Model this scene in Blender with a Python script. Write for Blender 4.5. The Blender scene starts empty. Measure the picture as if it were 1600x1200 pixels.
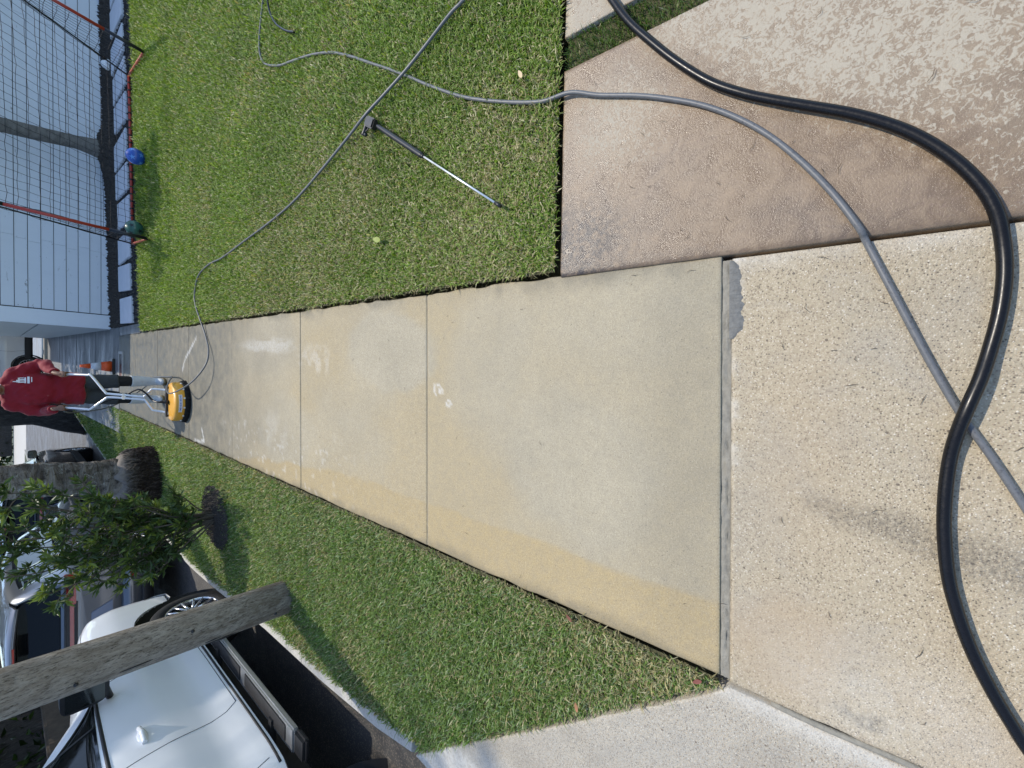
import bpy, bmesh, math, random
import numpy as np
from mathutils import Vector, Matrix, noise

# ------------------------------------------------------------------ camera, sky, sun, exposure
S = bpy.context.scene
COL = S.collection
CAM_H = 1.5
FOCAL_PX = 601.0                     # in a picture 1600 px wide
PITCH = math.radians(53.34)          # looking down
YAW = math.radians(3.27)             # turned left of the pavement
ROLL = math.radians(0.6)
cd = bpy.data.cameras.new('camera'); cam = bpy.data.objects.new('camera', cd); COL.objects.link(cam)
cd.sensor_width = 36.0; cd.lens = 36.0 * FOCAL_PX / 1600.0
cd.clip_start = 0.02; cd.clip_end = 2000
hd = Vector((-math.sin(YAW), math.cos(YAW), 0)); rt = Vector((math.cos(YAW), math.sin(YAW), 0)); zz = Vector((0, 0, 1))
fw = hd * math.cos(PITCH) - zz * math.sin(PITCH)
up = hd * math.sin(PITCH) + zz * math.cos(PITCH)
up2 = up * math.cos(ROLL) + rt * math.sin(ROLL)
rt2 = (rt * math.cos(ROLL) - up * math.sin(ROLL))
# the phone was held on its side: picture left = up in the world
ax, ay, az = -up2, rt2, -fw
cam.matrix_world = Matrix(((ax.x, ay.x, az.x, 0), (ax.y, ay.y, az.y, 0), (ax.z, ay.z, az.z, CAM_H), (0, 0, 0, 1)))
S.camera = cam

SUN_AZ = math.radians(24)            # right of straight ahead (+Y)
SUN_EL = math.radians(56)
W = bpy.data.worlds.new('World'); S.world = W; W.use_nodes = True
wn = W.node_tree.nodes; wl = W.node_tree.links; wn.clear()
sky = wn.new('ShaderNodeTexSky'); sky.sky_type = 'NISHITA'; sky.sun_disc = False
sky.sun_elevation = SUN_EL; sky.sun_rotation = SUN_AZ; sky.air_density = 1.0; sky.dust_density = 0.6; sky.ozone_density = 1.3
bg = wn.new('ShaderNodeBackground'); bg.inputs['Strength'].default_value = 0.15
wo = wn.new('ShaderNodeOutputWorld'); wl.new(sky.outputs[0], bg.inputs[0]); wl.new(bg.outputs[0], wo.inputs[0])
sl = bpy.data.lights.new('sun', 'SUN'); sl.energy = 2.3; sl.angle = math.radians(0.53); sl.color = (1.0, 0.925, 0.80)
so = bpy.data.objects.new('sun', sl); COL.objects.link(so); so.location = (6, 12, 20)
sdir = Vector((math.sin(SUN_AZ) * math.cos(SUN_EL), math.cos(SUN_AZ) * math.cos(SUN_EL), math.sin(SUN_EL)))
so.rotation_euler = sdir.to_track_quat('Z', 'Y').to_euler()
S.view_settings.view_transform = 'Standard'; S.view_settings.look = 'None'
S.view_settings.gamma = 1.0; S.view_settings.exposure = 0.80; S.view_settings.use_curve_mapping = False
S.render.engine = 'CYCLES'

rng = np.random.default_rng(7); random.seed(11)

# ------------------------------------------------------------------ helpers
def tag(o, label=None, cat=None, group=None, kind=None):
    if label: o['label'] = label
    if cat: o['category'] = cat
    if group: o['group'] = group
    if kind: o['kind'] = kind
    return o

def thing(name, label, cat, loc=(0, 0, 0), rz=0.0, group=None):
    o = bpy.data.objects.new(name, None); COL.objects.link(o); o.empty_display_size = 0.1
    o.location = loc; o.rotation_euler = (0, 0, rz)
    return tag(o, label, cat, group)

class MB:
    def __init__(s): s.v = []; s.f = []; s.s = []
    def add(s, vs, fs, smooth=False):
        n = len(s.v); s.v.extend([tuple(v) for v in vs])
        for f in fs: s.f.append(tuple(i + n for i in f)); s.s.append(smooth)
        return s
    def box(s, c, d, rot=None):
        x, y, z = d[0] / 2, d[1] / 2, d[2] / 2
        vs = [Vector(p) for p in ((-x, -y, -z), (x, -y, -z), (x, y, -z), (-x, y, -z), (-x, -y, z), (x, -y, z), (x, y, z), (-x, y, z))]
        if rot is not None: vs = [rot @ v for v in vs]
        vs = [v + Vector(c) for v in vs]
        return s.add(vs, [(0, 3, 2, 1), (4, 5, 6, 7), (0, 1, 5, 4), (1, 2, 6, 5), (2, 3, 7, 6), (3, 0, 4, 7)])
    def rings(s, rings, cap=True, smooth=True, close=True):
        n = len(rings[0]); vs = [p for r in rings for p in r]; fs = []
        for i in range(len(rings) - 1):
            for j in range(n if close else n - 1):
                k = (j + 1) % n
                fs.append((i * n + j, i * n + k, (i + 1) * n + k, (i + 1) * n + j))
        s.add(vs, fs, smooth)
        if cap and close:
            m = len(s.v) - len(vs)
            s.f.append(tuple(m + j for j in reversed(range(n)))); s.s.append(False)
            s.f.append(tuple(m + (len(rings) - 1) * n + j for j in range(n))); s.s.append(False)
        return s
    def tube(s, pts, r, n=8, cap=True, flat=1.0):
        pts = [Vector(p) for p in pts]; m = len(pts)
        rr = r if hasattr(r, '__len__') else [r] * m
        T = [(pts[min(i + 1, m - 1)] - pts[max(i - 1, 0)]).normalized() for i in range(m)]
        a = Vector((0, 0, 1)) if abs(T[0].z) < 0.9 else Vector((1, 0, 0))
        u = T[0].cross(a).normalized(); R = []
        for i in range(m):
            u = (u - T[i] * u.dot(T[i])).normalized(); w = T[i].cross(u)
            R.append([pts[i] + u * (rr[i] * math.cos(2 * math.pi * j / n)) + w * (rr[i] * flat * math.sin(2 * math.pi * j / n)) for j in range(n)])
        return s.rings(R, cap)
    def lathe(s, prof, n=24, M=None, cap=True):
        R = []
        for r, z in prof:
            ring = [Vector((r * math.cos(2 * math.pi * j / n), r * math.sin(2 * math.pi * j / n), z)) for j in range(n)]
            if M is not None: ring = [M @ p for p in ring]
            R.append(ring)
        return s.rings(R, cap)
    def ell(s, c, r, n=14, m=9, rot=None):
        R = []
        for i in range(1, m):
            a = math.pi * i / m - math.pi / 2
            ring = [Vector((r[0] * math.cos(a) * math.cos(t), r[1] * math.cos(a) * math.sin(t), r[2] * math.sin(a))) for t in (2 * math.pi * j / n for j in range(n))]
            if rot is not None: ring = [rot @ p for p in ring]
            R.append([p + Vector(c) for p in ring])
        return s.rings(R, True)
    def mesh(s, name, bevel=0.0, seg=2):
        me = bpy.data.meshes.new(name); me.from_pydata([tuple(v) for v in s.v], [], s.f)
        me.polygons.foreach_set('use_smooth', s.s); me.update()
        if bevel > 0:
            bm = bmesh.new(); bm.from_mesh(me)
            bmesh.ops.remove_doubles(bm, verts=bm.verts, dist=1e-5)
            es = [e for e in bm.edges if len(e.link_faces) == 2 and e.calc_face_angle(0) > 0.5]
            bmesh.ops.bevel(bm, geom=es, offset=bevel, segments=seg, affect='EDGES', clamp_overlap=True)
            bm.to_mesh(me); bm.free()
        return me
    def build(s, name, mat, parent=None, bevel=0.0, seg=2):
        o = bpy.data.objects.new(name, s.mesh(name, bevel, seg)); COL.objects.link(o)
        if mat: o.data.materials.append(mat)
        if parent: o.parent = parent
        return o

def link_mesh(name, me, mat, parent=None):
    o = bpy.data.objects.new(name, me); COL.objects.link(o)
    if mat and not me.materials: me.materials.append(mat)
    if parent: o.parent = parent
    return o

def curve_pts(pts, k=6):
    """Catmull-Rom through the points."""
    P = [Vector(p) for p in pts]; out = []
    for i in range(len(P) - 1):
        a, b, c, d = P[max(i - 1, 0)], P[i], P[i + 1], P[min(i + 2, len(P) - 1)]
        for j in range(k):
            t = j / k
            out.append(0.5 * ((2 * b) + (c - a) * t + (2 * a - 5 * b + 4 * c - d) * t * t + (3 * b - a - 3 * c + d) * t ** 3))
    out.append(P[-1]); return out

def np_mesh(name, V, F, loops, smooth=False):
    """V (n,3); F flat vertex indices; loops = face sizes array."""
    me = bpy.data.meshes.new(name)
    me.vertices.add(len(V)); me.vertices.foreach_set('co', np.asarray(V, np.float32).ravel())
    me.loops.add(len(F)); me.loops.foreach_set('vertex_index', np.asarray(F, np.int32))
    st = np.concatenate([[0], np.cumsum(loops)[:-1]]).astype(np.int32)
    me.polygons.add(len(loops)); me.polygons.foreach_set('loop_start', st)
    me.polygons.foreach_set('loop_total', np.asarray(loops, np.int32))
    me.polygons.foreach_set('use_smooth', np.full(len(loops), smooth))
    me.update(calc_edges=True); return me

def set_col(me, C, name='Col'):
    a = me.color_attributes.new(name, 'FLOAT_COLOR', 'POINT')
    a.data.foreach_set('color', np.asarray(C, np.float32).ravel())

def evaluated(o):
    dg = bpy.context.evaluated_depsgraph_get(); dg.update()
    return bpy.data.meshes.new_from_object(o.evaluated_get(dg))

def fuse(mb, name, mat, parent, voxel, smooth=6, wrinkle=None, dec=None):
    """overlapping closed volumes -> one continuous skin."""
    o = mb.build(name, None)
    r = o.modifiers.new('r', 'REMESH'); r.mode = 'VOXEL'; r.voxel_size = voxel
    sm = o.modifiers.new('s', 'SMOOTH'); sm.iterations = smooth; sm.factor = 0.5
    me = evaluated(o); old = o.data; o.modifiers.clear(); o.data = me; bpy.data.meshes.remove(old); me.name = name
    if wrinkle:
        nv = [v.normal.copy() for v in me.vertices]
        for v, nn in zip(me.vertices, nv): v.co = v.co + nn * wrinkle(v.co)
    me.polygons.foreach_set('use_smooth', [True] * len(me.polygons)); me.update()
    me.materials.clear(); me.materials.append(mat)
    if parent: o.parent = parent
    return o

# ------------------------------------------------------------------ materials
class NT:
    def __init__(s, name):
        s.m = bpy.data.materials.new(name); s.m.use_nodes = True
        s.t = s.m.node_tree; s.n = s.t.nodes; s.p = s.n['Principled BSDF']; s.out = s.n['Material Output']
        s.pos = s.n.new('ShaderNodeNewGeometry').outputs['Position']; s._o = None
    @property
    def obj(s):
        if s._o is None: s._o = s.n.new('ShaderNodeTexCoord').outputs['Object']
        return s._o
    def _in(s, sock, v):
        if v is None: return
        if isinstance(v, bpy.types.NodeSocket): s.t.links.new(v, sock)
        elif isinstance(v, (tuple, list)):
            sock.default_value = tuple(v) + ((1.0,) if len(v) == 3 and len(sock.default_value) == 4 else ())
        else: sock.default_value = v
    def noise(s, scale, detail=4, rough=0.55, dist=0.0, vec=None, stretch=None):
        vec = vec or s.pos
        if stretch:
            mp = s.n.new('ShaderNodeMapping'); mp.inputs['Scale'].default_value = stretch; s._in(mp.inputs['Vector'], vec); vec = mp.outputs[0]
        k = s.n.new('ShaderNodeTexNoise'); s._in(k.inputs['Vector'], vec)
        for a, b in (('Scale', scale), ('Detail', detail), ('Roughness', rough), ('Distortion', dist)): k.inputs[a].default_value = b
        return k.outputs['Fac']
    def voro(s, scale, feature='F1', out='Distance', vec=None, rnd=1.0, stretch=None):
        vec = vec or s.pos
        if stretch:
            mp = s.n.new('ShaderNodeMapping'); mp.inputs['Scale'].default_value = stretch; s._in(mp.inputs['Vector'], vec); vec = mp.outputs[0]
        k = s.n.new('ShaderNodeTexVoronoi'); k.feature = feature; s._in(k.inputs['Vector'], vec)
        k.inputs['Scale'].default_value = scale; k.inputs['Randomness'].default_value = rnd
        return k.outputs[out]
    def ramp(s, v, stops, interp='LINEAR'):
        k = s.n.new('ShaderNodeValToRGB'); s._in(k.inputs[0], v); k.color_ramp.interpolation = interp
        e = k.color_ramp.elements
        while len(e) < len(stops): e.new(0.5)
        for q, (p, c) in zip(e, stops):
            q.position = p
            c = (c, c, c) if not isinstance(c, (tuple, list)) else c
            q.color = (*c, 1)
        return k.outputs[0]
    def mix(s, f, a, b, mode='MIX'):
        k = s.n.new('ShaderNodeMix'); k.data_type = 'RGBA'; k.blend_type = mode
        s._in(k.inputs[0], f); s._in(k.inputs[6], a); s._in(k.inputs[7], b); return k.outputs[2]
    def math(s, op, a, b=None, clamp=False):
        k = s.n.new('ShaderNodeMath'); k.operation = op; k.use_clamp = clamp; s._in(k.inputs[0], a); s._in(k.inputs[1], b); return k.outputs[0]
    def sep(s, v):
        k = s.n.new('ShaderNodeSeparateXYZ'); s._in(k.inputs[0], v); return k.outputs
    def attr(s, name='Col'):
        k = s.n.new('ShaderNodeAttribute'); k.attribute_name = name; return k.outputs['Color']
    def rgb(s, v):
        k = s.n.new('ShaderNodeSeparateColor'); s._in(k.inputs[0], v); return k.outputs
    def bump(s, h, strength=0.3, dist=0.01, nrm=None):
        k = s.n.new('ShaderNodeBump'); k.inputs['Strength'].default_value = strength; k.inputs['Distance'].default_value = dist
        s._in(k.inputs['Height'], h); s._in(k.inputs['Normal'], nrm); return k.outputs[0]
    def set(s, **kw):
        names = dict(color='Base Color', rough='Roughness', metal='Metallic', normal='Normal', spec='Specular IOR Level', coat='Coat Weight', coatr='Coat Roughness', alpha='Alpha', sheen='Sheen Weight')
        for k, v in kw.items(): s._in(s.p.inputs[names[k]], v)
        return s.m

def simple(name, col, rough=0.5, metal=0.0, spec=0.5, coat=0.0, var=0.12, scale=9.0, bump=0.0, bscale=60):
    t = NT(name)
    n = t.noise(scale, 5, 0.6, vec=t.obj)
    c = t.mix(n, tuple(x * (1 - var) for x in col), tuple(min(1, x * (1 + var)) for x in col))
    r = t.ramp(t.noise(scale * 2.7, 3, vec=t.obj), [(0.3, max(0.02, rough - 0.07)), (0.7, min(1, rough + 0.07))])
    t.set(color=c, rough=r, metal=metal, spec=spec, coat=coat)
    if bump: t.set(normal=t.bump(t.noise(bscale, 4, vec=t.obj), bump, 0.004))
    return t.m

M = {}
# pavement concrete; attribute: R tan unwashed film, G damp / grime / painted lawn-edge shadow, B white residue
t = NT('pavement_concrete')
R, G_, B_ = [t.rgb(t.attr())[i] for i in range(3)]
n1 = t.noise(2.3, 6, 0.6, 0.4); n2 = t.noise(9, 5, 0.65); n3 = t.noise(210, 4, 0.8); n4 = t.noise(55, 4, 0.6)
base = t.mix(t.ramp(n1, [(0.3, 0.0), (0.7, 1.0)]), (0.44, 0.388, 0.278), (0.355, 0.315, 0.228))
pd = t.voro(48, 'F1', 'Distance'); pc = t.rgb(t.voro(48, 'F1', 'Color'))[2]
pit = t.math('MULTIPLY', t.ramp(pd, [(0.07, 1.0), (0.13, 0.0)]), t.ramp(pc, [(0.88, 0.0), (0.89, 0.7)]))
tan = t.mix(n2, (0.39, 0.30, 0.152), (0.45, 0.355, 0.20))
c = t.mix(t.math('ADD', R, t.math('MULTIPLY', t.math('SUBTRACT', n2, 0.5), 0.35), True), base, tan)
c = t.mix(pit, c, (0.11, 0.09, 0.065))
c = t.mix(t.ramp(n3, [(0.30, 0.75), (0.48, 0.0)]), c, (0.17, 0.145, 0.11))
c = t.mix(t.ramp(n3, [(0.54, 0.0), (0.70, 0.6)]), c, (0.66, 0.62, 0.53))
c = t.mix(t.ramp(t.noise(26, 6, 0.7), [(0.40, 0.0), (0.75, 0.42)]), c, (0.28, 0.25, 0.195))
gm = t.math('MULTIPLY', G_, t.ramp(t.noise(7, 6, 0.75), [(0.30, 0.5), (0.62, 1.0)]))
c = t.mix(t.ramp(t.noise(95, 5, 0.8), [(0.36, 0.5), (0.52, 0.0)]), c, t.mix(0.5, c, (0.12, 0.10, 0.075)))
c = t.mix(gm, c, (0.095, 0.097, 0.086))
bm_ = t.math('MULTIPLY', B_, t.ramp(t.noise(60, 5, 0.7), [(0.35, 0.2), (0.62, 1.0)]))
c = t.mix(bm_, c, (0.74, 0.74, 0.72))
rough = t.mix(gm, (0.86,) * 3, (0.42,) * 3)
t.set(color=c, rough=rough, spec=0.10, normal=t.bump(t.math('ADD', n3, t.math('MULTIPLY', n4, 0.7)), 0.35, 0.003))
M['walk'] = t.m

def aggregate(name, cream, grey, attr=True, scale=215):
    t = NT(name)
    cell = t.voro(scale, 'F1', 'Color'); d = t.voro(scale, 'F1', 'Distance')
    k = t.rgb(cell)[0]
    big = t.noise(1.7, 5, 0.6, 0.5)
    peb = t.ramp(k, [(0.0, (0.07, 0.058, 0.046)), (0.06, (0.20, 0.155, 0.11)), (0.22, (0.33, 0.262, 0.18)), (0.45, (0.46, 0.38, 0.27)), (0.74, (0.54, 0.465, 0.345)), (0.955, (0.66, 0.60, 0.49))], 'CONSTANT')
    matrix = t.mix(big, cream, grey)
    c = t.mix(t.ramp(d, [(0.34, 0.95), (0.56, 0.15)]), matrix, peb)
    c = t.mix(t.math('MULTIPLY', t.noise(5, 5, 0.65), 0.7), c, t.mix(0.45, c, matrix))
    c = t.mix(t.ramp(t.noise(3.1, 6, 0.7, 0.8), [(0.46, 0.0), (0.72, 0.40)]), c, (0.30, 0.285, 0.255))
    sp = t.voro(34, 'F1', 'Distance'); sc = t.rgb(t.voro(34, 'F1', 'Color'))[1]
    spot = t.math('MULTIPLY', t.ramp(sp, [(0.10, 1.0), (0.16, 0.0)]), t.ramp(sc, [(0.86, 0.0), (0.87, 0.8)]))
    c = t.mix(spot, c, (0.10, 0.08, 0.06))
    if attr:
        q = t.rgb(t.attr())
        c = t.mix(t.math('MULTIPLY', q[0], t.ramp(t.noise(85, 5, 0.8), [(0.36, 0.0), (0.66, 0.85)])), c, (0.10, 0.09, 0.075))
        c = t.mix(t.math('MULTIPLY', q[1], 0.55), c, (0.40, 0.30, 0.19))
        c = t.mix(t.math('MULTIPLY', q[2], t.ramp(t.noise(50, 5, 0.7), [(0.3, 0.3), (0.6, 0.9)])), c, (0.66, 0.65, 0.60))
    h = t.math('ADD', t.math('MULTIPLY', t.ramp(d, [(0.0, 1.0), (0.6, 0.0)]), 0.8), t.noise(500, 2))
    t.set(color=c, rough=0.82, spec=0.4, normal=t.bump(h, 0.5, 0.003))
    return t.m
M['drive'] = aggregate('exposed_aggregate', (0.42, 0.342, 0.22), (0.355, 0.312, 0.228))
M['apron'] = aggregate('apron_concrete', (0.43, 0.405, 0.34), (0.36, 0.35, 0.31), True, 230)

# stamped pinkish concrete; attribute: R dry, G grime
t = NT('stamped_concrete')
q = t.rgb(t.attr())
n1 = t.noise(3.2, 6, 0.62, 0.6); n2 = t.noise(62, 5, 0.6, 1.4); n3 = t.noise(190, 4, 0.7); n5 = t.noise(14, 6, 0.7, 0.8)
wet = t.mix(t.ramp(n1, [(0.32, 0.0), (0.68, 1.0)]), (0.205, 0.140, 0.080), (0.165, 0.122, 0.084))
wet = t.mix(t.ramp(n5, [(0.42, 0.0), (0.72, 0.8)]), wet, (0.32, 0.235, 0.15))
wet = t.mix(t.ramp(n3, [(0.34, 0.6), (0.5, 0.0)]), wet, (0.20, 0.14, 0.105))
dry = t.mix(n5, (0.46, 0.42, 0.335), (0.37, 0.325, 0.245))
dm = t.math('ADD', t.math('MULTIPLY', q[0], 0.62), t.math('MULTIPLY', t.math('SUBTRACT', n2, 0.5), 2.4))
dm = t.math('ADD', dm, t.math('MULTIPLY', t.math('SUBTRACT', n5, 0.5), 1.0))
dm = t.ramp(dm, [(0.40, 0.0), (0.60, 1.0)])
dm = t.math('MULTIPLY', dm, t.ramp(q[0], [(0.05, 0.0), (0.25, 0.8)]))
wet = t.mix(t.ramp(q[0], [(0.3, 0.0), (0.8, 0.65)]), wet, (0.31, 0.245, 0.165))
c = t.mix(dm, wet, dry)
gm = t.math('MULTIPLY', q[1], t.ramp(t.noise(38, 6, 0.8), [(0.36, 0.0), (0.56, 1.0)]), True)
c = t.mix(gm, c, (0.06, 0.05, 0.045))
rough = t.mix(t.math('ADD', dm, t.math('MULTIPLY', t.ramp(n5, [(0.35, 0.0), (0.65, 1.0)]), 0.4), True), (0.17,) * 3, (0.72,) * 3)
t.set(color=c, rough=rough, spec=0.5, normal=t.bump(t.math('ADD', t.math('MULTIPLY', n2, 0.25), t.math('ADD', t.math('MULTIPLY', n5, 0.7), n3)), 0.40, 0.005))
M['pink'] = t.m

# asphalt, damp
t = NT('asphalt')
n3 = t.noise(240, 3, 0.7); n1 = t.noise(0.9, 6, 0.65, 0.5)
c = t.mix(n1, (0.030, 0.029, 0.028), (0.062, 0.060, 0.057))
c = t.mix(t.ramp(t.rgb(t.voro(120, 'F1', 'Color'))[0], [(0.80, 0.0), (0.82, 0.75)], 'CONSTANT'), c, (0.20, 0.165, 0.13))
c = t.mix(t.ramp(t.noise(0.35, 5, 0.6), [(0.45, 0), (0.7, 0.5)]), c, (0.11, 0.108, 0.105))
t.set(color=c, rough=t.ramp(n1, [(0.3, 0.45), (0.7, 0.85)]), normal=t.bump(n3, 0.5, 0.006)); M['asphalt'] = t.m

t = NT('old_concrete')
n1 = t.noise(1.4, 6, 0.65, 0.4); n2 = t.noise(160, 3, 0.7)
c = t.mix(n1, (0.26, 0.25, 0.225), (0.37, 0.355, 0.315)); c = t.mix(t.ramp(t.noise(6, 6, 0.7, stretch=(2.6, 0.5, 1)), [(0.45, 0), (0.7, 0.65)]), c, (0.12, 0.115, 0.105))
t.set(color=c, rough=0.8, normal=t.bump(n2, 0.4, 0.004)); M['oldcon'] = t.m
t = NT('curb_concrete')
c = t.mix(t.noise(14, 6, 0.7), (0.56, 0.54, 0.49), (0.40, 0.38, 0.34)); c = t.mix(t.ramp(t.noise(70, 4), [(0.35, 0.4), (0.5, 0)]), c, (0.2, 0.18, 0.15))
t.set(color=c, rough=0.85, normal=t.bump(t.noise(190, 3), 0.4, 0.004)); M['curb'] = t.m
t = NT('driveway_damp_concrete')
n1 = t.noise(1.2, 6, 0.65, 0.6, stretch=(0.5, 1.8, 1)); n2 = t.noise(130, 3, 0.7)
c = t.mix(n1, (0.10, 0.105, 0.105), (0.21, 0.21, 0.205)); c = t.mix(t.ramp(t.noise(4, 6, 0.7), [(0.5, 0), (0.7, 0.6)]), c, (0.055, 0.056, 0.058))
t.set(color=c, rough=t.ramp(n1, [(0.35, 0.35), (0.65, 0.7)]), normal=t.bump(n2, 0.35, 0.004)); M['damp'] = t.m

t = NT('soil')
c = t.mix(t.noise(30, 6, 0.8), (0.05, 0.05, 0.022), (0.13, 0.12, 0.055))
t.set(color=c, rough=0.95, normal=t.bump(t.noise(90, 5, 0.7), 0.8, 0.02)); M['soil'] = t.m
t = NT('terrain_ground')
c = t.mix(t.noise(0.4, 6, 0.7), (0.05, 0.045, 0.025), (0.05, 0.075, 0.025))
t.set(color=c, rough=0.95); M['terrain'] = t.m
t = NT('dark_gravel')
k = t.rgb(t.voro(75, 'F1', 'Color'))[0]
c = t.ramp(k, [(0, (0.016, 0.016, 0.017)), (0.4, (0.03, 0.03, 0.032)), (0.75, (0.055, 0.053, 0.052)), (0.95, (0.24, 0.20, 0.14))], 'CONSTANT')
t.set(color=c, rough=0.85, normal=t.bump(t.voro(75), 1.0, 0.02)); M['gravel'] = t.m

# leaves and grass carry their own colour per blade
def leaf_mat(name, trans=0.35, rough=0.5, tint=(1.25, 1.25, 0.6)):
    t = NT(name); c = t.attr()
    t.set(color=c, rough=rough, spec=0.35)
    tr = t.n.new('ShaderNodeBsdfTranslucent'); t._in(tr.inputs[0], t.mix(1.0, c, tint, 'MULTIPLY'))
    ms = t.n.new('ShaderNodeMixShader'); ms.inputs[0].default_value = trans
    t.t.links.new(t.p.outputs[0], ms.inputs[1]); t.t.links.new(tr.outputs[0], ms.inputs[2]); t.t.links.new(ms.outputs[0], t.out.inputs[0])
    return t.m
M['grass'] = leaf_mat('grass_blade', 0.36, 0.5)
M['leaf'] = leaf_mat('glossy_leaf', 0.25, 0.36)
M['turf'] = leaf_mat('turf_fibre', 0.15, 0.5)

# wood pole
t = NT('weathered_pole_wood')
o = t.obj
g1 = t.ramp(t.noise(6, 6, 0.75, 0.6, vec=o, stretch=(3, 3, 1.0)), [(0.28, 0.0), (0.72, 1.0)]); g2 = t.noise(30, 6, 0.8, vec=o, stretch=(3, 3, 0.8)); z = t.sep(o)[2]
c = t.mix(g1, (0.17, 0.135, 0.10), (0.44, 0.395, 0.335)); c = t.mix(t.ramp(g2, [(0.36, 0.9), (0.50, 0)]), c, (0.04, 0.03, 0.022))
c = t.mix(t.ramp(t.math('ADD', z, t.math('MULTIPLY', g1, 0.8)), [(0.4, 0.55), (1.5, 0.0)]), c, (0.10, 0.07, 0.048))
t.set(color=c, rough=0.9, spec=0.25, normal=t.bump(t.math('ADD', g1, g2), 0.75, 0.012)); M['pole'] = t.m
# palm bark
t = NT('palm_bark')
o = t.obj
rg = t.ramp(t.noise(2.2, 5, 0.65, 0.8, vec=o, stretch=(1.0, 1.0, 5.0)), [(0.34, 0.0), (0.66, 1.0)]); b2 = t.noise(15, 6, 0.75, vec=o); b3 = t.noise(6, 6, 0.8, 0.6, vec=o)
c = t.mix(rg, (0.085, 0.07, 0.056), (0.33, 0.295, 0.25)); c = t.mix(t.ramp(b2, [(0.36, 0.8), (0.5, 0)]), c, (0.028, 0.023, 0.019))
c = t.mix(t.ramp(b3, [(0.56, 0), (0.63, 0.8)]), c, (0.47, 0.48, 0.42))
t.set(color=c, rough=0.92, spec=0.2, normal=t.bump(t.math('ADD', rg, t.math('MULTIPLY', b2, 0.8)), 0.9, 0.03)); M['palm'] = t.m
t = NT('root_mass')
b2 = t.noise(30, 5, 0.75, vec=t.obj, stretch=(1, 1, 0.4))
zt = t.sep(t.obj)[2]
c = t.ramp(b2, [(0.3, (0.012, 0.009, 0.008)), (0.55, (0.065, 0.046, 0.036)), (0.75, (0.24, 0.20, 0.165))])
c = t.mix(t.ramp(t.math('ADD', zt, t.math('MULTIPLY', b2, 0.3)), [(0.40, 0.0), (0.62, 0.7)]), c, (0.30, 0.27, 0.235))
t.set(color=c, rough=0.95, spec=0.2); M['roots'] = t.m
t = NT('dark_bark')
b2 = t.noise(16, 6, 0.75, 0.4, vec=t.obj, stretch=(1, 1, 0.35))
c = t.ramp(b2, [(0.3, (0.02, 0.018, 0.017)), (0.6, (0.075, 0.068, 0.064)), (0.78, (0.16, 0.15, 0.145))])
t.set(color=c, rough=0.95, spec=0.2, normal=t.bump(b2, 0.9, 0.04)); M['bark'] = t.m
t = NT('smooth_grey_bark')
b2 = t.noise(9, 6, 0.7, 0.3, vec=t.obj, stretch=(1, 1, 2))
c = t.ramp(b2, [(0.3, (0.10, 0.095, 0.085)), (0.7, (0.22, 0.21, 0.19))]); t.set(color=c, rough=0.9, normal=t.bump(b2, 0.5, 0.02)); M['greybark'] = t.m

# painted boards
t = NT('white_painted_boards')
o = t.pos
d = t.noise(1.6, 6, 0.7, 0.3, stretch=(3, 3, 0.5)); sp = t.noise(5.5, 6, 0.75, 0.5, stretch=(0.8, 1, 2.2))
c = t.mix(d, (0.74, 0.79, 0.86), (0.66, 0.71, 0.78)); c = t.mix(t.ramp(sp, [(0.62, 0), (0.67, 0.7)]), c, (0.20, 0.20, 0.20))
t.set(color=c, rough=0.55, normal=t.bump(t.noise(40, 4, stretch=(0.3, 1, 3)), 0.15, 0.003)); M['board'] = t.m
M['trim'] = simple('white_trim_paint', (0.76, 0.81, 0.88), 0.5, var=0.04, bump=0.1)
M['panel'] = simple('grey_panel_paint', (0.50, 0.51, 0.51), 0.6, var=0.08, scale=3)
M['wallcore'] = simple('dark_wall_gap', (0.05, 0.05, 0.055), 0.9)
M['roof'] = simple('roof_shingle', (0.10, 0.095, 0.09), 0.9, bump=0.4)
M['paver'] = simple('pale_paver_concrete', (0.60, 0.62, 0.66), 0.8, var=0.14, scale=5, bump=0.3, bscale=120)
M['mulch'] = simple('leaf_mulch', (0.055, 0.047, 0.040), 0.95, var=0.5, scale=30, bump=1.0, bscale=45)

M['black_hose'] = simple('black_rubber_hose', (0.006, 0.006, 0.007), 0.30, var=0.35, scale=45, spec=0.3)
t = NT('grey_hose_rubber')
c = t.mix(t.noise(40, 5, 0.7, stretch=(1, 1, 1)), (0.085, 0.09, 0.095), (0.15, 0.155, 0.16)); c = t.mix(t.ramp(t.noise(120, 4), [(0.33, 0.6), (0.45, 0)]), c, (0.05, 0.05, 0.055))
t.set(color=c, rough=0.45); M['grey_hose'] = t.m
M['black_plastic'] = simple('black_plastic', (0.014, 0.014, 0.016), 0.42, var=0.2)
M['steel'] = simple('stainless_steel', (0.80, 0.81, 0.82), 0.42, 0.7, var=0.06)
M['alu'] = simple('brushed_aluminium', (0.80, 0.80, 0.80), 0.38, 0.45, var=0.06)
M['yellow'] = simple('yellow_housing', (0.72, 0.36, 0.035), 0.42, var=0.10, coat=0.2)
M['bristle'] = simple('black_bristle', (0.012, 0.012, 0.012), 0.8)
M['label_white'] = simple('label_white', (0.75, 0.76, 0.78), 0.4, var=0.03)
M['label_blue'] = simple('label_blue', (0.05, 0.10, 0.38), 0.4, var=0.05)
M['red_metal'] = simple('red_goal_paint', (0.42, 0.045, 0.028), 0.42, var=0.16, scale=14)
M['orange_red'] = simple('faded_orange_paint', (0.50, 0.10, 0.05), 0.5, var=0.2, scale=20)
M['net'] = simple('black_net_cord', (0.012, 0.013, 0.02), 0.8)
M['cone_orange'] = simple('cone_orange', (0.80, 0.105, 0.018), 0.5, var=0.12)
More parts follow.
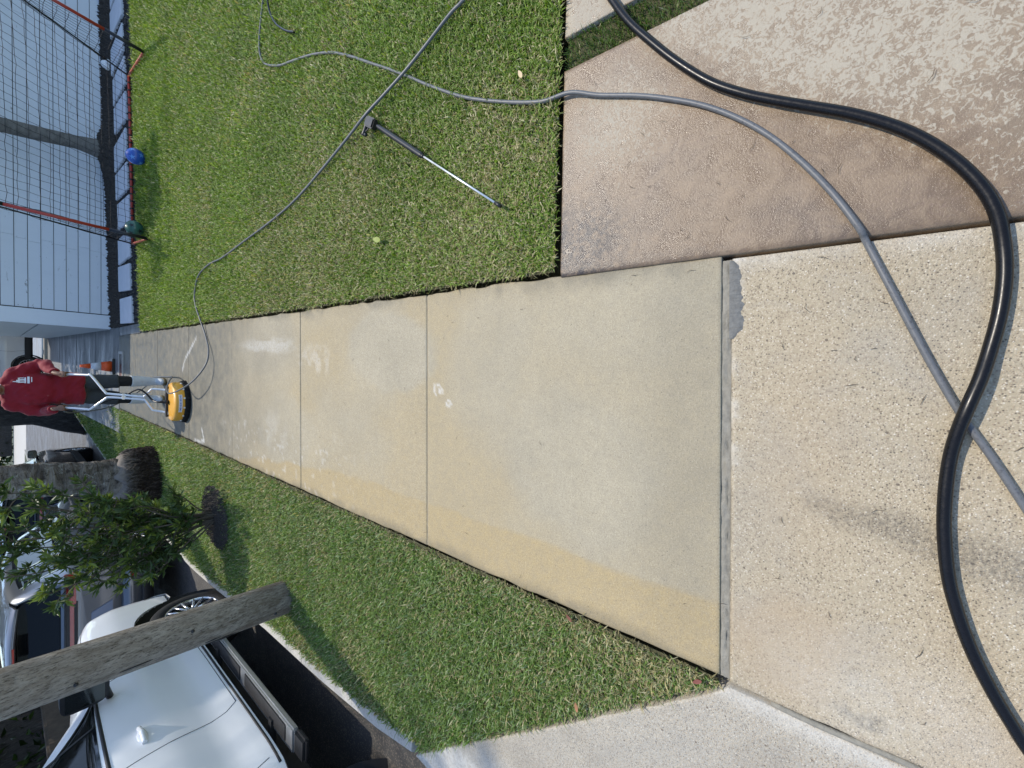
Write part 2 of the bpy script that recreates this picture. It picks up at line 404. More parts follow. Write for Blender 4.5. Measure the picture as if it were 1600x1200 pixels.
M['cone_white'] = simple('cone_reflective', (0.62, 0.64, 0.68), 0.35, var=0.08)
M['skin'] = simple('skin_brown', (0.21, 0.105, 0.062), 0.5, var=0.10, scale=40, bump=0.15, bscale=160)
t = NT('red_shirt_cloth')
c = t.mix(t.noise(5, 5, 0.6, vec=t.obj), (0.20, 0.006, 0.015), (0.28, 0.010, 0.022)); wv_ = t.noise(420, 2, vec=t.obj)
c = t.mix(t.ramp(t.noise(19, 6, 0.75, vec=t.obj), [(0.62, 0), (0.70, 0.22)]), c, (0.55, 0.28, 0.29))
t.set(color=c, rough=0.75, spec=0.3, sheen=0.15, normal=t.bump(wv_, 0.12, 0.002)); M['shirt'] = t.m
M['shorts'] = simple('charcoal_cloth', (0.040, 0.045, 0.050), 0.85, var=0.25, scale=12, bump=0.2, bscale=200)
M['legging'] = simple('black_cloth', (0.008, 0.008, 0.009), 0.8)
M['boot'] = simple('white_rubber_boot', (0.55, 0.57, 0.58), 0.42, var=0.22, scale=16)
M['sole'] = simple('olive_rubber_sole', (0.17, 0.13, 0.055), 0.7, var=0.3, scale=20)
M['hair'] = simple('black_hair', (0.012, 0.010, 0.009), 0.6)

def paint(name, col, metal=0.0, rough=0.32, flake=False):
    t = NT(name)
    c = t.mix(t.noise(2.5, 5, 0.6, vec=t.obj), tuple(x * 0.95 for x in col), col)
    d = t.ramp(t.noise(60, 5, 0.75, vec=t.obj), [(0.55, 0.0), (0.8, 0.25)])
    c = t.mix(d, c, tuple(x * 0.88 for x in col))
    t.set(color=c, rough=rough, metal=metal, coat=0.8, coatr=0.06); return t.m
M['white_paint'] = paint('white_car_paint', (0.84, 0.86, 0.89), 0.0, 0.38)
M['silver_paint'] = paint('silver_car_paint', (0.17, 0.185, 0.21), 0.7, 0.30)  # silver darkened all over, tree shade put into the base colour
M['black_paint'] = paint('black_car_paint', (0.010, 0.011, 0.012), 0.0, 0.25)
M['blue_paint'] = paint('blue_car_paint', (0.025, 0.075, 0.25), 0.0, 0.3)
M['glass'] = simple('tinted_glass', (0.004, 0.005, 0.006), 0.05, spec=0.28, var=0.1)
M['tyre'] = simple('tyre_rubber', (0.016, 0.016, 0.017), 0.78, var=0.25, scale=18)
M['rim'] = simple('silver_alloy', (0.66, 0.67, 0.69), 0.26, 0.9, var=0.08)
M['dark_trim'] = simple('dark_trim_plastic', (0.018, 0.018, 0.020), 0.55)
M['tail_red'] = simple('red_lens', (0.33, 0.012, 0.014), 0.15, var=0.2, coat=0.6)
M['lamp_clear'] = simple('clear_lens', (0.55, 0.57, 0.60), 0.12, 0.4, var=0.1)
M['plate'] = simple('licence_plate', (0.46, 0.52, 0.66), 0.45, var=0.1)
M['plate_ink'] = simple('plate_ink', (0.02, 0.03, 0.10), 0.5)
M['chrome'] = simple('chrome', (0.8, 0.8, 0.82), 0.12, 1.0, var=0.03)
M['step'] = simple('step_metal', (0.42, 0.43, 0.44), 0.4, 0.8, var=0.15)
M['mortar'] = simple('grey_mortar', (0.15, 0.15, 0.14), 0.85, var=0.45, scale=60, bump=1.0, bscale=90)
M['sealant'] = simple('joint_sealant', (0.24, 0.225, 0.185), 0.85, var=0.4, scale=40, bump=0.8, bscale=110)
M['jointsand'] = simple('joint_sand', (0.30, 0.25, 0.165), 0.9, var=0.35, scale=30, bump=0.5, bscale=150)
M['straw'] = simple('dry_straw', (0.30, 0.24, 0.13), 0.9)
M['twig'] = simple('brown_twig', (0.10, 0.07, 0.04), 0.9)
M['ball_blue'] = simple('blue_ball', (0.02, 0.09, 0.42), 0.35, var=0.4, scale=14, coat=0.3)
M['ball_pale'] = simple('pale_blue_panel', (0.12, 0.30, 0.70), 0.35, coat=0.3)
M['ball_green'] = simple('green_ball', (0.035, 0.13, 0.095), 0.35, var=0.3, scale=10, coat=0.3)
M['ball_dark'] = simple('dark_seam', (0.012, 0.02, 0.02), 0.5)
# ------------------------------------------------------------------ the setting
def smooth(a, b, x):
    t_ = np.clip((np.asarray(x, float) - a) / (b - a), 0, 1); return t_ * t_ * (3 - 2 * t_)
def blob(X, Y, cx, cy, rx, ry, soft=0.35):
    return 1 - smooth(1 - soft, 1 + soft, np.sqrt(((X - cx) / rx) ** 2 + ((Y - cy) / ry) ** 2))
_nt = [np.random.default_rng(40 + i).random((64, 64)) for i in range(4)]
def vnoise(X, Y, sc, k=0):
    """smooth value noise in 0..1"""
    T = _nt[k]; x = np.asarray(X) * sc + 100; y = np.asarray(Y) * sc + 100
    i = np.floor(x).astype(int); j = np.floor(y).astype(int); f = x - i; g = y - j
    f = f * f * (3 - 2 * f); g = g * g * (3 - 2 * g)
    a = T[i % 64, j % 64]; b = T[(i + 1) % 64, j % 64]; c_ = T[i % 64, (j + 1) % 64]; d_ = T[(i + 1) % 64, (j + 1) % 64]
    return (a * (1 - f) + b * f) * (1 - g) + (c_ * (1 - f) + d_ * f) * g
def fnoise(X, Y, sc, k=0): return (vnoise(X, Y, sc, k) * 0.55 + vnoise(X, Y, sc * 2.1, (k + 1) % 4) * 0.3 + vnoise(X, Y, sc * 4.3, (k + 2) % 4) * 0.15)

def slab(name, corners, zf, cell, mat, colf=None, parent=None, thick=0.1, jag=None, rough_z=0.0):
    """bilinear slab from 4 corners (counter-clockwise from near left): top grid, rounded edge and skirt."""
    c0, c1, c2, c3 = [np.array(c, float) for c in corners]
    nx = max(2, int(np.linalg.norm(c1 - c0) / cell)); ny = max(2, int(np.linalg.norm(c3 - c0) / cell))
    uu = np.linspace(0, 1, nx + 1); vv = np.linspace(0, 1, ny + 1)
    e = 0.004
    def ins(a, L): return np.concatenate([[0], [e / L], a[1:-1], [1 - e / L], [1]])
    uu = ins(uu, np.linalg.norm(c1 - c0)); vv = ins(vv, np.linalg.norm(c3 - c0)); nx += 2; ny += 2
    U, Vv = np.meshgrid(uu, vv)
    P = (1 - U)[..., None] * (1 - Vv)[..., None] * c0 + U[..., None] * (1 - Vv)[..., None] * c1 + U[..., None] * Vv[..., None] * c2 + (1 - U)[..., None] * Vv[..., None] * c3
    if jag is not None: P = jag(P, U, Vv)
    X, Y = P[..., 0], P[..., 1]
    Z = zf(X, Y) + (rough_z * (fnoise(X, Y, 6.0) - 0.5) if rough_z else 0)
    edge = (U == 0) | (U == 1) | (Vv == 0) | (Vv == 1)
    Z = Z - np.where(edge, 0.003, 0)
    top = np.stack([X, Y, Z], -1).reshape(-1, 3); n = nx + 1; m = ny + 1
    idx = np.arange(n * m).reshape(m, n)
    F = np.stack([idx[:-1, :-1], idx[:-1, 1:], idx[1:, 1:], idx[1:, :-1]], -1).reshape(-1, 4)
    rim = np.concatenate([idx[0, :-1], idx[:-1, -1], idx[-1, :0:-1], idx[:0:-1, 0]])
    low = top[rim].copy(); low[:, 2] -= thick; k = len(top)
    li = k + np.arange(len(rim)); r2 = np.roll(rim, -1); l2 = np.roll(li, -1)
    F = np.concatenate([F, np.stack([rim, li, l2, r2], -1)])
    V = np.concatenate([top, low])
    me = np_mesh(name, V, F.ravel(), np.full(len(F), 4), True)
    if colf is not None:
        C = np.ones((len(V), 4)); a, b, c_ = colf(V[:, 0], V[:, 1]); C[:, 0] = a; C[:, 1] = b; C[:, 2] = c_; set_col(me, C)
    return link_mesh(name, me, mat, parent)

def sheet(name, poly, z, mat, kind='structure', parent=None):
    mb = MB(); zz_ = z if callable(z) else (lambda x, y: z)
    mb.add([(x, y, zz_(x, y)) for x, y in poly], [tuple(range(len(poly)))])
    o = mb.build(name, mat, parent)
    if kind and not parent: tag(o, kind=kind)
    return o

def lawn_z(x): return 0.024 * np.maximum(0, np.asarray(x, float) - 0.45)
EY = [-20, 1.2, 1.8, 2.2, 3.1, 4.2, 5.8, 6.6, 9, 13, 19.6, 24, 30, 60]
EX = [-2.42, -2.42, -2.42, -2.50, -2.58, -2.63, -2.79, -2.85, -2.8, -2.5, -1.85, -1.2, -0.2, 6]
def kerb_x(y): return np.interp(y, EY, EX)
def verge_z(x): return -0.08 * np.clip((-1.03 - np.asarray(x, float)) / 1.5, 0, 1.3)
STREET_Z = -0.33

tag(MB().add([(-400, -300, -0.5), (400, -300, -0.5), (400, 500, -0.5), (-400, 500, -0.5)], [(0, 1, 2, 3)]).build('terrain', M['terrain']), kind='structure')
sheet('street', [(-9.6, -30), (0.2, -30), (0.2, 24), (9, 60), (9, 130), (-9.6, 130)], STREET_Z, M['asphalt'])
sheet('sunlit_cross_street', [(-40, 62), (40, 62), (40, 108), (-40, 108)], STREET_Z + 0.006, M['curb'])  # pale concrete colour stands in for sunlight on the far road
# soil under lawn, verge and bed (one block, cut by the paved slabs that sit in it)
def soil_block(name, xs, ys, zf, mat):
    mb = MB(); n = len(ys)
    for i in range(n - 1):
        x0, x1 = xs[i]; a0, a1 = xs[i + 1]
        cols = 10
        for j in range(cols):
            p = []
            for (xx, yy) in (((x0 + (x1 - x0) * j / cols), ys[i]), ((x0 + (x1 - x0) * (j + 1) / cols), ys[i]), ((a0 + (a1 - a0) * (j + 1) / cols), ys[i + 1]), ((a0 + (a1 - a0) * j / cols), ys[i + 1])):
                p.append((xx, yy, float(zf(xx))))
            mb.add(p, [(0, 1, 2, 3)])
    return tag(mb.build(name, mat), kind='structure')
ysl = [0.90, 3, 6, 9.06]
soil_block('lawn_ground', [(0.447, 10)] * 4, ysl, lambda x: lawn_z(x) + 0.004, M['soil'])
ysv = [0.16, 0.6, 1.0, 1.4, 1.75] + [2.2, 3.1, 4.2, 5.8, 6.6, 9, 11, 13, 16, 19.6]
def diag_x(y): return -1.046 - (y - 0.129) * (2.45 - 1.046) / (1.82 - 0.129)
xsv = [((diag_x(y) + 0.03) if y < 1.78 else kerb_x(y) + 0.06, -1.05 if y < 13 else -0.9) for y in ysv]
soil_block('verge_ground', xsv, ysv, lambda x: verge_z(x) - 0.006, M['soil'])
sheet('lot_ground', [(-3.0, -20), (30, -20), (30, 60), (8, 60), (-1.2, 24), (-1.85, 19.6), (-2.4, 13), (-2.4, 1.9)], -0.115, M['soil'])

# kerb along the verge, one stone of about 1.5 m after another
kerb = bpy.data.objects.new('kerb', None); COL.objects.link(kerb); tag(kerb, kind='structure')
y = 1.86
while y < 22:
    y2 = y + 1.5; mb = MB(); R_ = []
    for yy in np.linspace(y + 0.004, y2 - 0.004, 5):
        xo = float(kerb_x(yy)); zt = float(verge_z(xo)) + 0.0
        w = 0.11
        R_.append([Vector(p) for p in ((xo + 0.075, yy, zt - 0.16), (xo + 0.075, yy, zt), (xo - 0.02, yy, zt + 0.002), (xo - 0.04, yy, zt - 0.02), (xo - 0.06, yy, STREET_Z - 0.05))])
    mb.rings(R_, True, False); mb.build('kerb_stone', M['curb'], kerb); y = y2

# ---- pavement
walk = bpy.data.objects.new('pavement', None); COL.objects.link(walk); tag(walk, kind='structure')
TBX = [0.2, 0.46, 0.74, 1.08, 1.7, 2.41, 3.25, 3.87, 5.0]
TBV = [-0.757, -0.776, -0.774, -0.765, -0.775, -0.771, -0.828, -0.90, -1.1]
def walk_col(X, Y):
    wob = (fnoise(X, Y, 2.2, 1) - 0.5) * 0.11
    bound = np.interp(Y, TBX, TBV) + wob
    a = smooth(0.016, -0.012, X - bound) * 1.0                                     # film left along the verge side
    wx, wy = X + 0.16 * (fnoise(X, Y, 3.5, 2) - 0.5), Y + 0.22 * (fnoise(X, Y, 3.1, 3) - 0.5)
    film = 0.24 + 0.34 * smooth(0.35, 0.65, fnoise(X, Y, 1.3, 2))
    for (cx, cy, rx, ry, k, sf) in ((0.10, 2.15, 0.27, 0.46, 1.0, 0.10), (-0.60, 3.6, 0.30, 0.55, 0.8, 0.25), (0.02, 1.30, 0.42, 0.30, 0.7, 0.35), (-0.42, 0.75, 0.34, 0.40, 0.9, 0.25), (0.25, 0.55, 0.22, 0.36, 0.6, 0.5), (0.18, 3.95, 0.30, 0.6, 0.8, 0.3), (-0.3, 4.7, 0.6, 0.5, 0.6, 0.5), (-0.55, 2.5, 0.22, 0.35, 0.5, 0.5)):
        film = film * (1 - k * blob(wx, wy, cx, cy, rx, ry, sf))
    a = np.maximum(a, film * smooth(6.0, 4.2, Y))
    # damp: around the cleaner and beyond; painted shadow line by the lawn
    g = 0.84 * smooth(3.3, 5.6, Y + 0.9 * (fnoise(X, Y, 1.4, 3) - 0.5)) + 0.2 * smooth(6.6, 8.2, Y) + 0.2 * smooth(8.6, 10.4, Y)
    g = np.maximum(g, 0.55 * smooth(0.33, 0.43, X + 0.09 * (fnoise(X, Y, 9, 0) - 0.5)) * (0.25 + 0.75 * smooth(0.42, 0.6, fnoise(X, Y, 5, 2))))
    g = np.maximum(g, 0.45 * smooth(-0.97, -1.03, X + 0.08 * (fnoise(X, Y, 9, 1) - 0.5)))
    g = np.maximum(g, 0.25 * blob(X, Y, -0.1, 0.3, 0.9, 0.16, 0.8))
    g = np.maximum(g, 0.7 * blob(X, Y, -0.85, 6.45, 0.25, 0.35, 0.7))
    # white suds and residue
    w = np.zeros_like(X)
    for cx, cy, r in ((-0.119, 1.644, 0.024), (-0.195, 1.547, 0.014), (-0.125, 1.61, 0.012)):
        d = np.sqrt((X - cx) ** 2 + ((Y - cy) * 0.8) ** 2); w = np.maximum(w, 0.55 * (1 - smooth(0.003, 0.008, np.abs(d - r * (0.8 + 0.4 * vnoise(X, Y, 60))))))
        w = np.maximum(w, 0.12 * (1 - smooth(r * .7, r, d)))
    w = np.maximum(w, 0.30 * blob(X, Y, 0.15, 3.95, 0.07, 0.55, 0.5) * smooth(0.35, 0.6, fnoise(X * 3, Y * 0.6, 8, 1)))
    w = np.maximum(w, 0.25 * blob(X, Y, 0.02, 3.05, 0.12, 0.25, 0.6) * smooth(0.5, 0.7, fnoise(X, Y, 14, 1)))
    w = np.maximum(w, 0.15 * blob(X, Y, -0.62, 3.75, 0.16, 0.3, 0.5) * smooth(0.4, 0.7, fnoise(X, Y, 7, 0)))
    spk = smooth(0.80, 0.88, vnoise(X, Y, 30, 2)) * smooth(2.0, 3.2, Y) * smooth(-0.45, -0.7, X) * smooth(5.6, 4.4, Y)
    w = np.maximum(w, 0.3 * spk)
    for (x0, y0, x1, y1) in ((0.27, 6.05, 0.0, 6.50), (0.0, 6.5, -0.14, 6.62), (-0.84, 5.80, -0.98, 5.70), (-0.98, 5.70, -1.02, 6.05)):
        tt = np.clip(((X - x0) * (x1 - x0) + (Y - y0) * (y1 - y0)) / ((x1 - x0) ** 2 + (y1 - y0) ** 2), 0, 1)
        d = np.hypot(X - (x0 + tt * (x1 - x0)), Y - (y0 + tt * (y1 - y0))) + 0.03 * (fnoise(X, Y, 12, 3) - 0.5)
        w = np.maximum(w, 0.75 * (1 - smooth(0.006, 0.022, d)))
    return np.clip(a, 0, 1), np.clip(g, 0, 1), np.clip(w, 0, 1)
JY = [0.222, 1.75, 3.30, 4.83, 6.36, 7.95, 9.52, 11.02]
SK = 0.043; XL, XR = -1.035, 0.425
def jy(Yj, x): return Yj + SK * (x - 0.42)
for i in range(len(JY) - 1):
    a, b = JY[i] + 0.004, JY[i + 1] - 0.004
    if i == 0: a += 0.006
    def jag(P, U, Vv, i=i):
        Q = P.copy()
        Q[..., 0] += np.where(U < 0.001, 0.012 * (vnoise(P[..., 1], P[..., 1] * 0, 9, 1) - 0.5), 0) + np.where(U > 0.999, 0.02 * (vnoise(P[..., 1], P[..., 1] * 0, 12, 2) - 0.6), 0)
        return Q
    slab('pavement_slab', [(XL, jy(a, XL)), (XR, jy(a, XR)), (XR, jy(b, XR)), (XL, jy(b, XL))], lambda X, Y, i=i: 0.0015 * (i % 3) + 0 * X, [0.014, 0.016, 0.02, 0.028, 0.03, 0.05, 0.06][i], M['walk'], walk_col, walk, 0.1, jag)

for i in range(1, len(JY)):
    xs_ = np.linspace(XL + 0.004, XR - 0.01, 60); mb = MB()
    a_ = [(x, jy(JY[i], x) - 0.0065, -0.0028 + 0.0015 * float(vnoise(x, i * 3.0, 20))) for x in xs_]; b_ = [(x, jy(JY[i], x) + 0.0065, -0.0028 + 0.0015 * float(vnoise(x, i * 3.0 + 1, 20))) for x in xs_]
    mb.add(a_ + b_, [(k, k + 1, 61 + k - 0, 60 + k) for k in range(59)], True); mb.build('joint_sand', M['jointsand'], walk)
# ---- driveway slab in the foreground
def drive_col(X, Y):
    a = np.zeros_like(X)
    for (x0, y0, x1, y1, w0, w1) in ((-0.37, -0.06, -0.455, -0.47, 0.055, 0.10), (-0.455, -0.47, -0.55, -0.9, 0.10, 0.14)):
        tt = np.clip(((X - x0) * (x1 - x0) + (Y - y0) * (y1 - y0)) / ((x1 - x0) ** 2 + (y1 - y0) ** 2), 0, 1)
        d = np.hypot(X - (x0 + tt * (x1 - x0)), Y - (y0 + tt * (y1 - y0)))
        a = np.maximum(a, 0.95 * (1 - smooth(0.15, 1.0, d / (w0 + (w1 - w0) * tt) + 0.5 * (fnoise(X, Y, 9, 2) - 0.5))))
    a = np.maximum(a, 0.30 * blob(X, Y, 0.30, -0.25, 0.16, 0.3, 0.7) * fnoise(X, Y, 4, 1))
    for cx, cy, r in ((-0.449, 0.018, 0.008), (-0.42, -0.106, 0.010), (-0.985, -0.205, 0.022), (-0.975, -0.16, 0.014), (-0.965, -0.235, 0.011)):
        a = np.maximum(a, 1.3 * blob(X + 0.01 * (vnoise(X, Y, 60) - .5), Y, cx, cy, r, r * 1.2, 0.3))
    b = 0.8 * smooth(0.42, 0.68, fnoise(X, Y, 2.4, 3)) + 0.35 * blob(X, Y, -0.25, -0.02, 0.35, 0.12, 0.8)
    w = 0.30 * smooth(0.34, 0.415, X + 0.05 * (fnoise(X, Y, 12, 0) - .5)) + 0.5 * smooth(0.13, 0.18, Y - 0.0) * smooth(0.45, 0.6, fnoise(X, Y, 9, 2))
    w = np.maximum(w, 0.45 * blob(X, Y, -0.9, -0.25, 0.14, 0.25, 0.8) * fnoise(X, Y, 8, 1))
    return np.clip(a, 0, 1), np.clip(b, 0, 1), np.clip(w, 0, 1)
def jag_d(P, U, Vv):
    Q = P.copy(); n = fnoise(P[..., 0], P[..., 0] * 0, 14, 1)
    Q[..., 1] -= np.where(Vv > 0.999, 0.006 + 0.024 * np.maximum(0, fnoise(P[..., 0], P[..., 0] * 0 + 3, 34, 2) - 0.38), 0)
    Q[..., 0] += np.where(U < 0.001, 0.010 * (vnoise(P[..., 1], P[..., 1] * 0, 14, 3) - 0.3), 0)
    return Q
slab('driveway', [(-1.042, -3.2), (0.408, -3.2), (0.408, jy(0.205, 0.41)), (-1.042, jy(0.205, -1.04))], lambda X, Y: 0 * X, 0.016, M['drive'], drive_col, None, 0.1, jag_d)['kind'] = 'structure'
def apron_col(X, Y):
    a = 0.35 * smooth(0.5, 0.7, fnoise(X, Y, 3, 1)); b = 0.25 * fnoise(X, Y, 2, 2)
    w = 0.85 * smooth(-2.0, -2.25, X + 0.25 * (fnoise(X, Y, 4, 2) - 0.5)) + 0.5 * blob(X, Y, -1.08, -0.1, 0.03, 0.35, 0.8)
    return a, b, np.clip(w, 0, 1)
def apron_z(X, Y): return -0.075 * smooth(-1.05, -2.45, X) - 0.25 * smooth(-2.45, -3.05, X)
def jag_a(P, U, Vv):
    Q = P.copy(); Q[..., 1] += np.where(Vv > 0.999, 0.02 * (fnoise(P[..., 0], P[..., 1], 9, 1) - 0.5), 0); return Q
slab('driveway_apron', [(-3.05, -3.2), (-1.062, -3.2), (-1.062, 0.135), (-2.46, 1.83)], lambda X, Y: apron_z(X, Y) - 0.002, 0.03, M['apron'], apron_col, None, 0.2, jag_a)['kind'] = 'structure'
sheet('apron_edge', [(-2.455, 1.835), (-3.05, -3.2), (-3.1, -3.2), (-3.1, 1.9)], -0.322, M['asphalt'])
# grey filler in the joints
mb = MB(); xs = np.linspace(-1.035, 0.405, 150); rows = []
for (yo, zo) in ((0.186, -0.014), (0.196, -0.011), (0.205, -0.0035), (0.2115, -0.007), (0.2165, -0.003), (0.222, -0.006), (0.2275, -0.003), (0.236, -0.012)):
    rows.append([(x, jy(yo, x) + 0.007 * (float(fnoise(x, yo * 30, 22, 1)) - 0.5), zo + 0.011 * (float(fnoise(x, yo * 90, 26, 2)) - 0.55)) for x in xs])
n = len(xs); mb.add([p for r2 in rows for p in r2], [(k * n + i, k * n + i + 1, (k + 1) * n + i + 1, (k + 1) * n + i) for k in range(len(rows) - 1) for i in range(n - 1)], True)
tag(mb.build('joint_sealant', M['sealant']), kind='structure')
mb = MB(); up_, lo_ = [], []
xs = np.linspace(0.135, 0.40, 110)
for x in xs:
    wdt = 0.030 * float(smooth(0.13, 0.17, x) * smooth(0.405, 0.37, x)) * (0.35 + 1.2 * float(fnoise(x, 3.0, 40, 1))) + 0.004
    up_.append((x, jy(0.209, x), 0.0012)); lo_.append((x, jy(0.205, x) - wdt - 0.004, 0.0004))
n = len(xs); mid = [((a[0] + b[0]) / 2, (a[1] + b[1]) / 2, 0.003 + 0.003 * random.random()) for a, b in zip(up_, lo_)]
vs = up_ + mid + lo_; fs = [(i, i + 1, n + i + 1, n + i) for i in range(n - 1)] + [(n + i, n + i + 1, 2 * n + i + 1, 2 * n + i) for i in range(n - 1)]
mb.add(vs, fs, True); tag(mb.build('mortar_patch', M['mortar']), kind='structure')
mb = MB(); mb.tube([(-1.053 + 0.003 * math.sin(yy * 17), yy, -0.006) for yy in np.linspace(-3, 0.02, 90)], 0.010, 6)
tag(mb.build('edge_filler', M['sealant']), kind='structure')

# ---- pink stamped slab, strip of turf, pale slab beyond
def pink_col(X, Y):
    a = smooth(0.62, 1.05, X - 0.55 * (Y - 0.0) + 0.5 * (fnoise(X, Y, 2.2, 1) - 0.5)) * 0.9
    a = np.maximum(a, 0.75 * smooth(0.42, 0.0, np.hypot(X - 1.02, Y - 0.62)))
    a = np.maximum(a, 0.5 * smooth(-0.15, -0.6, Y) * smooth(0.5, 0.7, X))
    a = a * (1 - 0.75 * blob(X, Y, 0.60, 0.15, 0.2, 0.35, 0.6))
    g = 1.3 * blob(X, Y, 0.49, 0.80, 0.06, 0.08, 0.8) + 0.95 * blob(X, Y, 0.56, 0.76, 0.15, 0.15, 0.9) + 0.3 * smooth(0.50, 0.43, X) * smooth(0.3, 0.6, fnoise(X, Y, 7, 2)) + 0.25 * blob(X, Y, 0.52, 0.55, 0.1, 0.3, 0.9)
    g = g + 0.5 * smooth(0.79, 0.87, Y + 0.05 * (fnoise(X, Y, 9, 1) - 0.5)) * smooth(1.1, 0.7, X)
    return np.clip(a, 0, 1), np.clip(g, 0, 1), blob(X, Y, 0.951, -0.02, 0.022, 0.018, 0.2)
slab('stamped_patio', [(0.420, -3.2), (1.300, -3.2), (1.300, 0.876), (0.420, 0.862)], lambda X, Y: 0.014 + 0.012 * (X - 0.42) - 0.006 * smooth(0.445, 0.42, X), 0.016, M['pink'], pink_col, None, 0.1, None, 0.004)['kind'] = 'structure'
def pale_col(X, Y): return 0.95 + 0 * X, 0.1 * fnoise(X, Y, 6, 1), 0 * X
slab('pale_patio', [(1.440, -3.2), (4.2, -3.2), (4.2, 0.885), (1.440, 0.878)], lambda X, Y: 0.026 + 0 * X, 0.05, M['pink'], pale_col, None, 0.1, None, 0.003)['kind'] = 'structure'
sheet('turf_strip_ground', [(1.30, -3.2), (1.44, -3.2), (1.44, 0.87), (1.30, 0.87)], 0.004, M['soil'])
sheet('patio_surround', [(4.21, -20), (14, -20), (14, 0.88), (4.21, 0.88)], 0.02, M['oldcon'])

# ---- house driveway beyond the pavement, rising to the back
def ramp_z(X, Y): return 0.35 * np.clip((Y - 11.6) / 10.0, 0, 1.0)
for i, (a, b) in enumerate(((11.03, 13.4), (13.41, 16.0), (16.01, 19.0), (19.01, 22.0))):
    o = slab('house_driveway', [(-1.55, a), (0.60, a), (0.60, b), (-1.55, b)], ramp_z, 0.15, M['damp'], None, None, 0.3); o['kind'] = 'structure'
for i, (a, b) in enumerate(((22.01, 22.35), (22.36, 34.0))):
    o = slab('house_forecourt', [(-1.55, a), (7.0, a), (7.0, b), (-1.55, b)], (lambda X, Y: 0.36 + 0 * X) if i else (lambda X, Y: 0.43 + 0 * X), 0.3, M['curb'] if i == 0 else M['damp'], None, None, 0.5); o['kind'] = 'structure'
slab('walk_apron', [(0.432, 9.2), (0.60, 9.2), (0.60, 11.02), (0.432, 11.02)], lambda X, Y: 0 * X - 0.004, 0.1, M['damp'], None, None, 0.1)['kind'] = 'structure'
# bed in front of the house: soil, gravel edge
tag(MB().add([(0.61, 10.6, 0.0), (10, 10.6, 0.235), (10, 12.05, 0.235), (0.61, 12.05, 0.0)], [(0, 1, 2, 3)]).build('planting_bed', M['mulch']), kind='structure')
tag(MB().add([(0.61, 9.05, 0.002), (10, 9.05, 0.235), (10, 10.7, 0.24), (0.61, 10.7, 0.005)], [(0, 1, 2, 3)]).build('gravel_bed', M['gravel']), kind='structure')

# ------------------------------------------------------------------ grass
def blades(name, XY, zf, L, Wd, cols, mat, lean=(0.5, 1.25), seed=3):
    r = np.random.default_rng(seed); n = len(XY)
    az_ = r.random(n) * 2 * np.pi; l = L * (0.4 + 0.7 * r.random(n) + 0.9 * r.random(n) ** 6); w = Wd * (0.4 + 0.95 * r.random(n))
    t0 = lean[0] * r.random(n) ** 0.8; t1 = np.minimum(t0 + (lean[1] - 0.75) * r.random(n) + 0.15, lean[1])      # tilt from vertical
    dx, dy = np.cos(az_), np.sin(az_); px, py = -dy, dx
    b = np.stack([XY[:, 0], XY[:, 1], zf(XY[:, 0], XY[:, 1])], 1)
    def seg(t, k): return np.stack([dx * np.sin(t), dy * np.sin(t), np.cos(t)], 1) * (l * k)[:, None]
    m = b + seg(t0, 0.5); e = m + seg(t1, 0.55)
    s = np.stack([px, py, 0 * px], 1) * (w / 2)[:, None]
    V = np.stack([b - s * .8, b + s * .8, m + s, m - s, e], 1).reshape(-1, 3)
    k = np.arange(n)[:, None] * 5
    q = k + np.array([[0, 1, 2, 3]]); t_ = k + np.array([[3, 2, 4]])
    F = np.concatenate([q, t_], 1).ravel(); loops = np.tile([4, 3], n)
    me = np_mesh(name, V, F, loops, False)
    C = np.ones((n, 5, 4)); C[:, :, :3] = cols[:, None, :]; C[:, 4, :3] *= 1.12
    set_col(me, C.reshape(-1, 4)); return link_mesh(name, me, mat)

def scatter(dens, x0, x1, y0, y1, inside, r):
    """dens(x,y) blades per m2, rejection sampled."""
    mx = dens[0]; n = int(mx * (x1 - x0) * (y1 - y0))
    P = np.stack([r.uniform(x0, x1, n), r.uniform(y0, y1, n)], 1)
    return P[inside(P[:, 0], P[:, 1]) & (r.random(n) * mx < dens[1](P[:, 0], P[:, 1]))]

GREEN = np.array([[0.125, 0.210, 0.016], [0.160, 0.258, 0.024], [0.100, 0.178, 0.018], [0.225, 0.325, 0.050], [0.145, 0.225, 0.028], [0.29, 0.375, 0.095]])
DRY = np.array([[0.44, 0.39, 0.20], [0.34, 0.29, 0.14], [0.55, 0.50, 0.30]])
def grass_cols(P, dry, r, tint=(1, 1, 1), pal=GREEN):
    n = len(P); c_ = pal[r.integers(0, len(pal), n)] * (0.75 + 0.5 * r.random((n, 1))) * np.array(tint)
    c_ = c_ * (0.80 + 0.45 * fnoise(P[:, 0], P[:, 1], 1.3, 1))[:, None]
    d = r.random(n) < dry(P[:, 0], P[:, 1]); c_[d] = DRY[r.integers(0, 3, d.sum())] * (0.7 + 0.5 * r.random((d.sum(), 1)))
    return c_
r = np.random.default_rng(21)
def lawn_dens(x, y):
    d = np.hypot(x - 0.2, y); inframe = smooth(1.6, 0.2, x - (1.75 + 0.55 * (y - 0.9)))
    return np.clip(56000 / np.maximum(d, 1.0) ** 1.1, 3800, 40000) * (0.25 + 0.75 * inframe)
edge_n = lambda y: 0.455 + 0.02 * (vnoise(y, y * 0, 8, 2) - 0.5)
P = np.concatenate([scatter((40000, lawn_dens), 0.44, 4.2, 0.895, 3.0, lambda x, y: x > edge_n(y), r),
                    scatter((17000, lawn_dens), 0.44, 6.0, 3.0, 6.0, lambda x, y: x > edge_n(y), r),
                    scatter((8000, lawn_dens), 0.44, 8.0, 6.0, 9.06, lambda x, y: x > edge_n(y), r)])
dd = np.hypot(P[:, 0], P[:, 1])
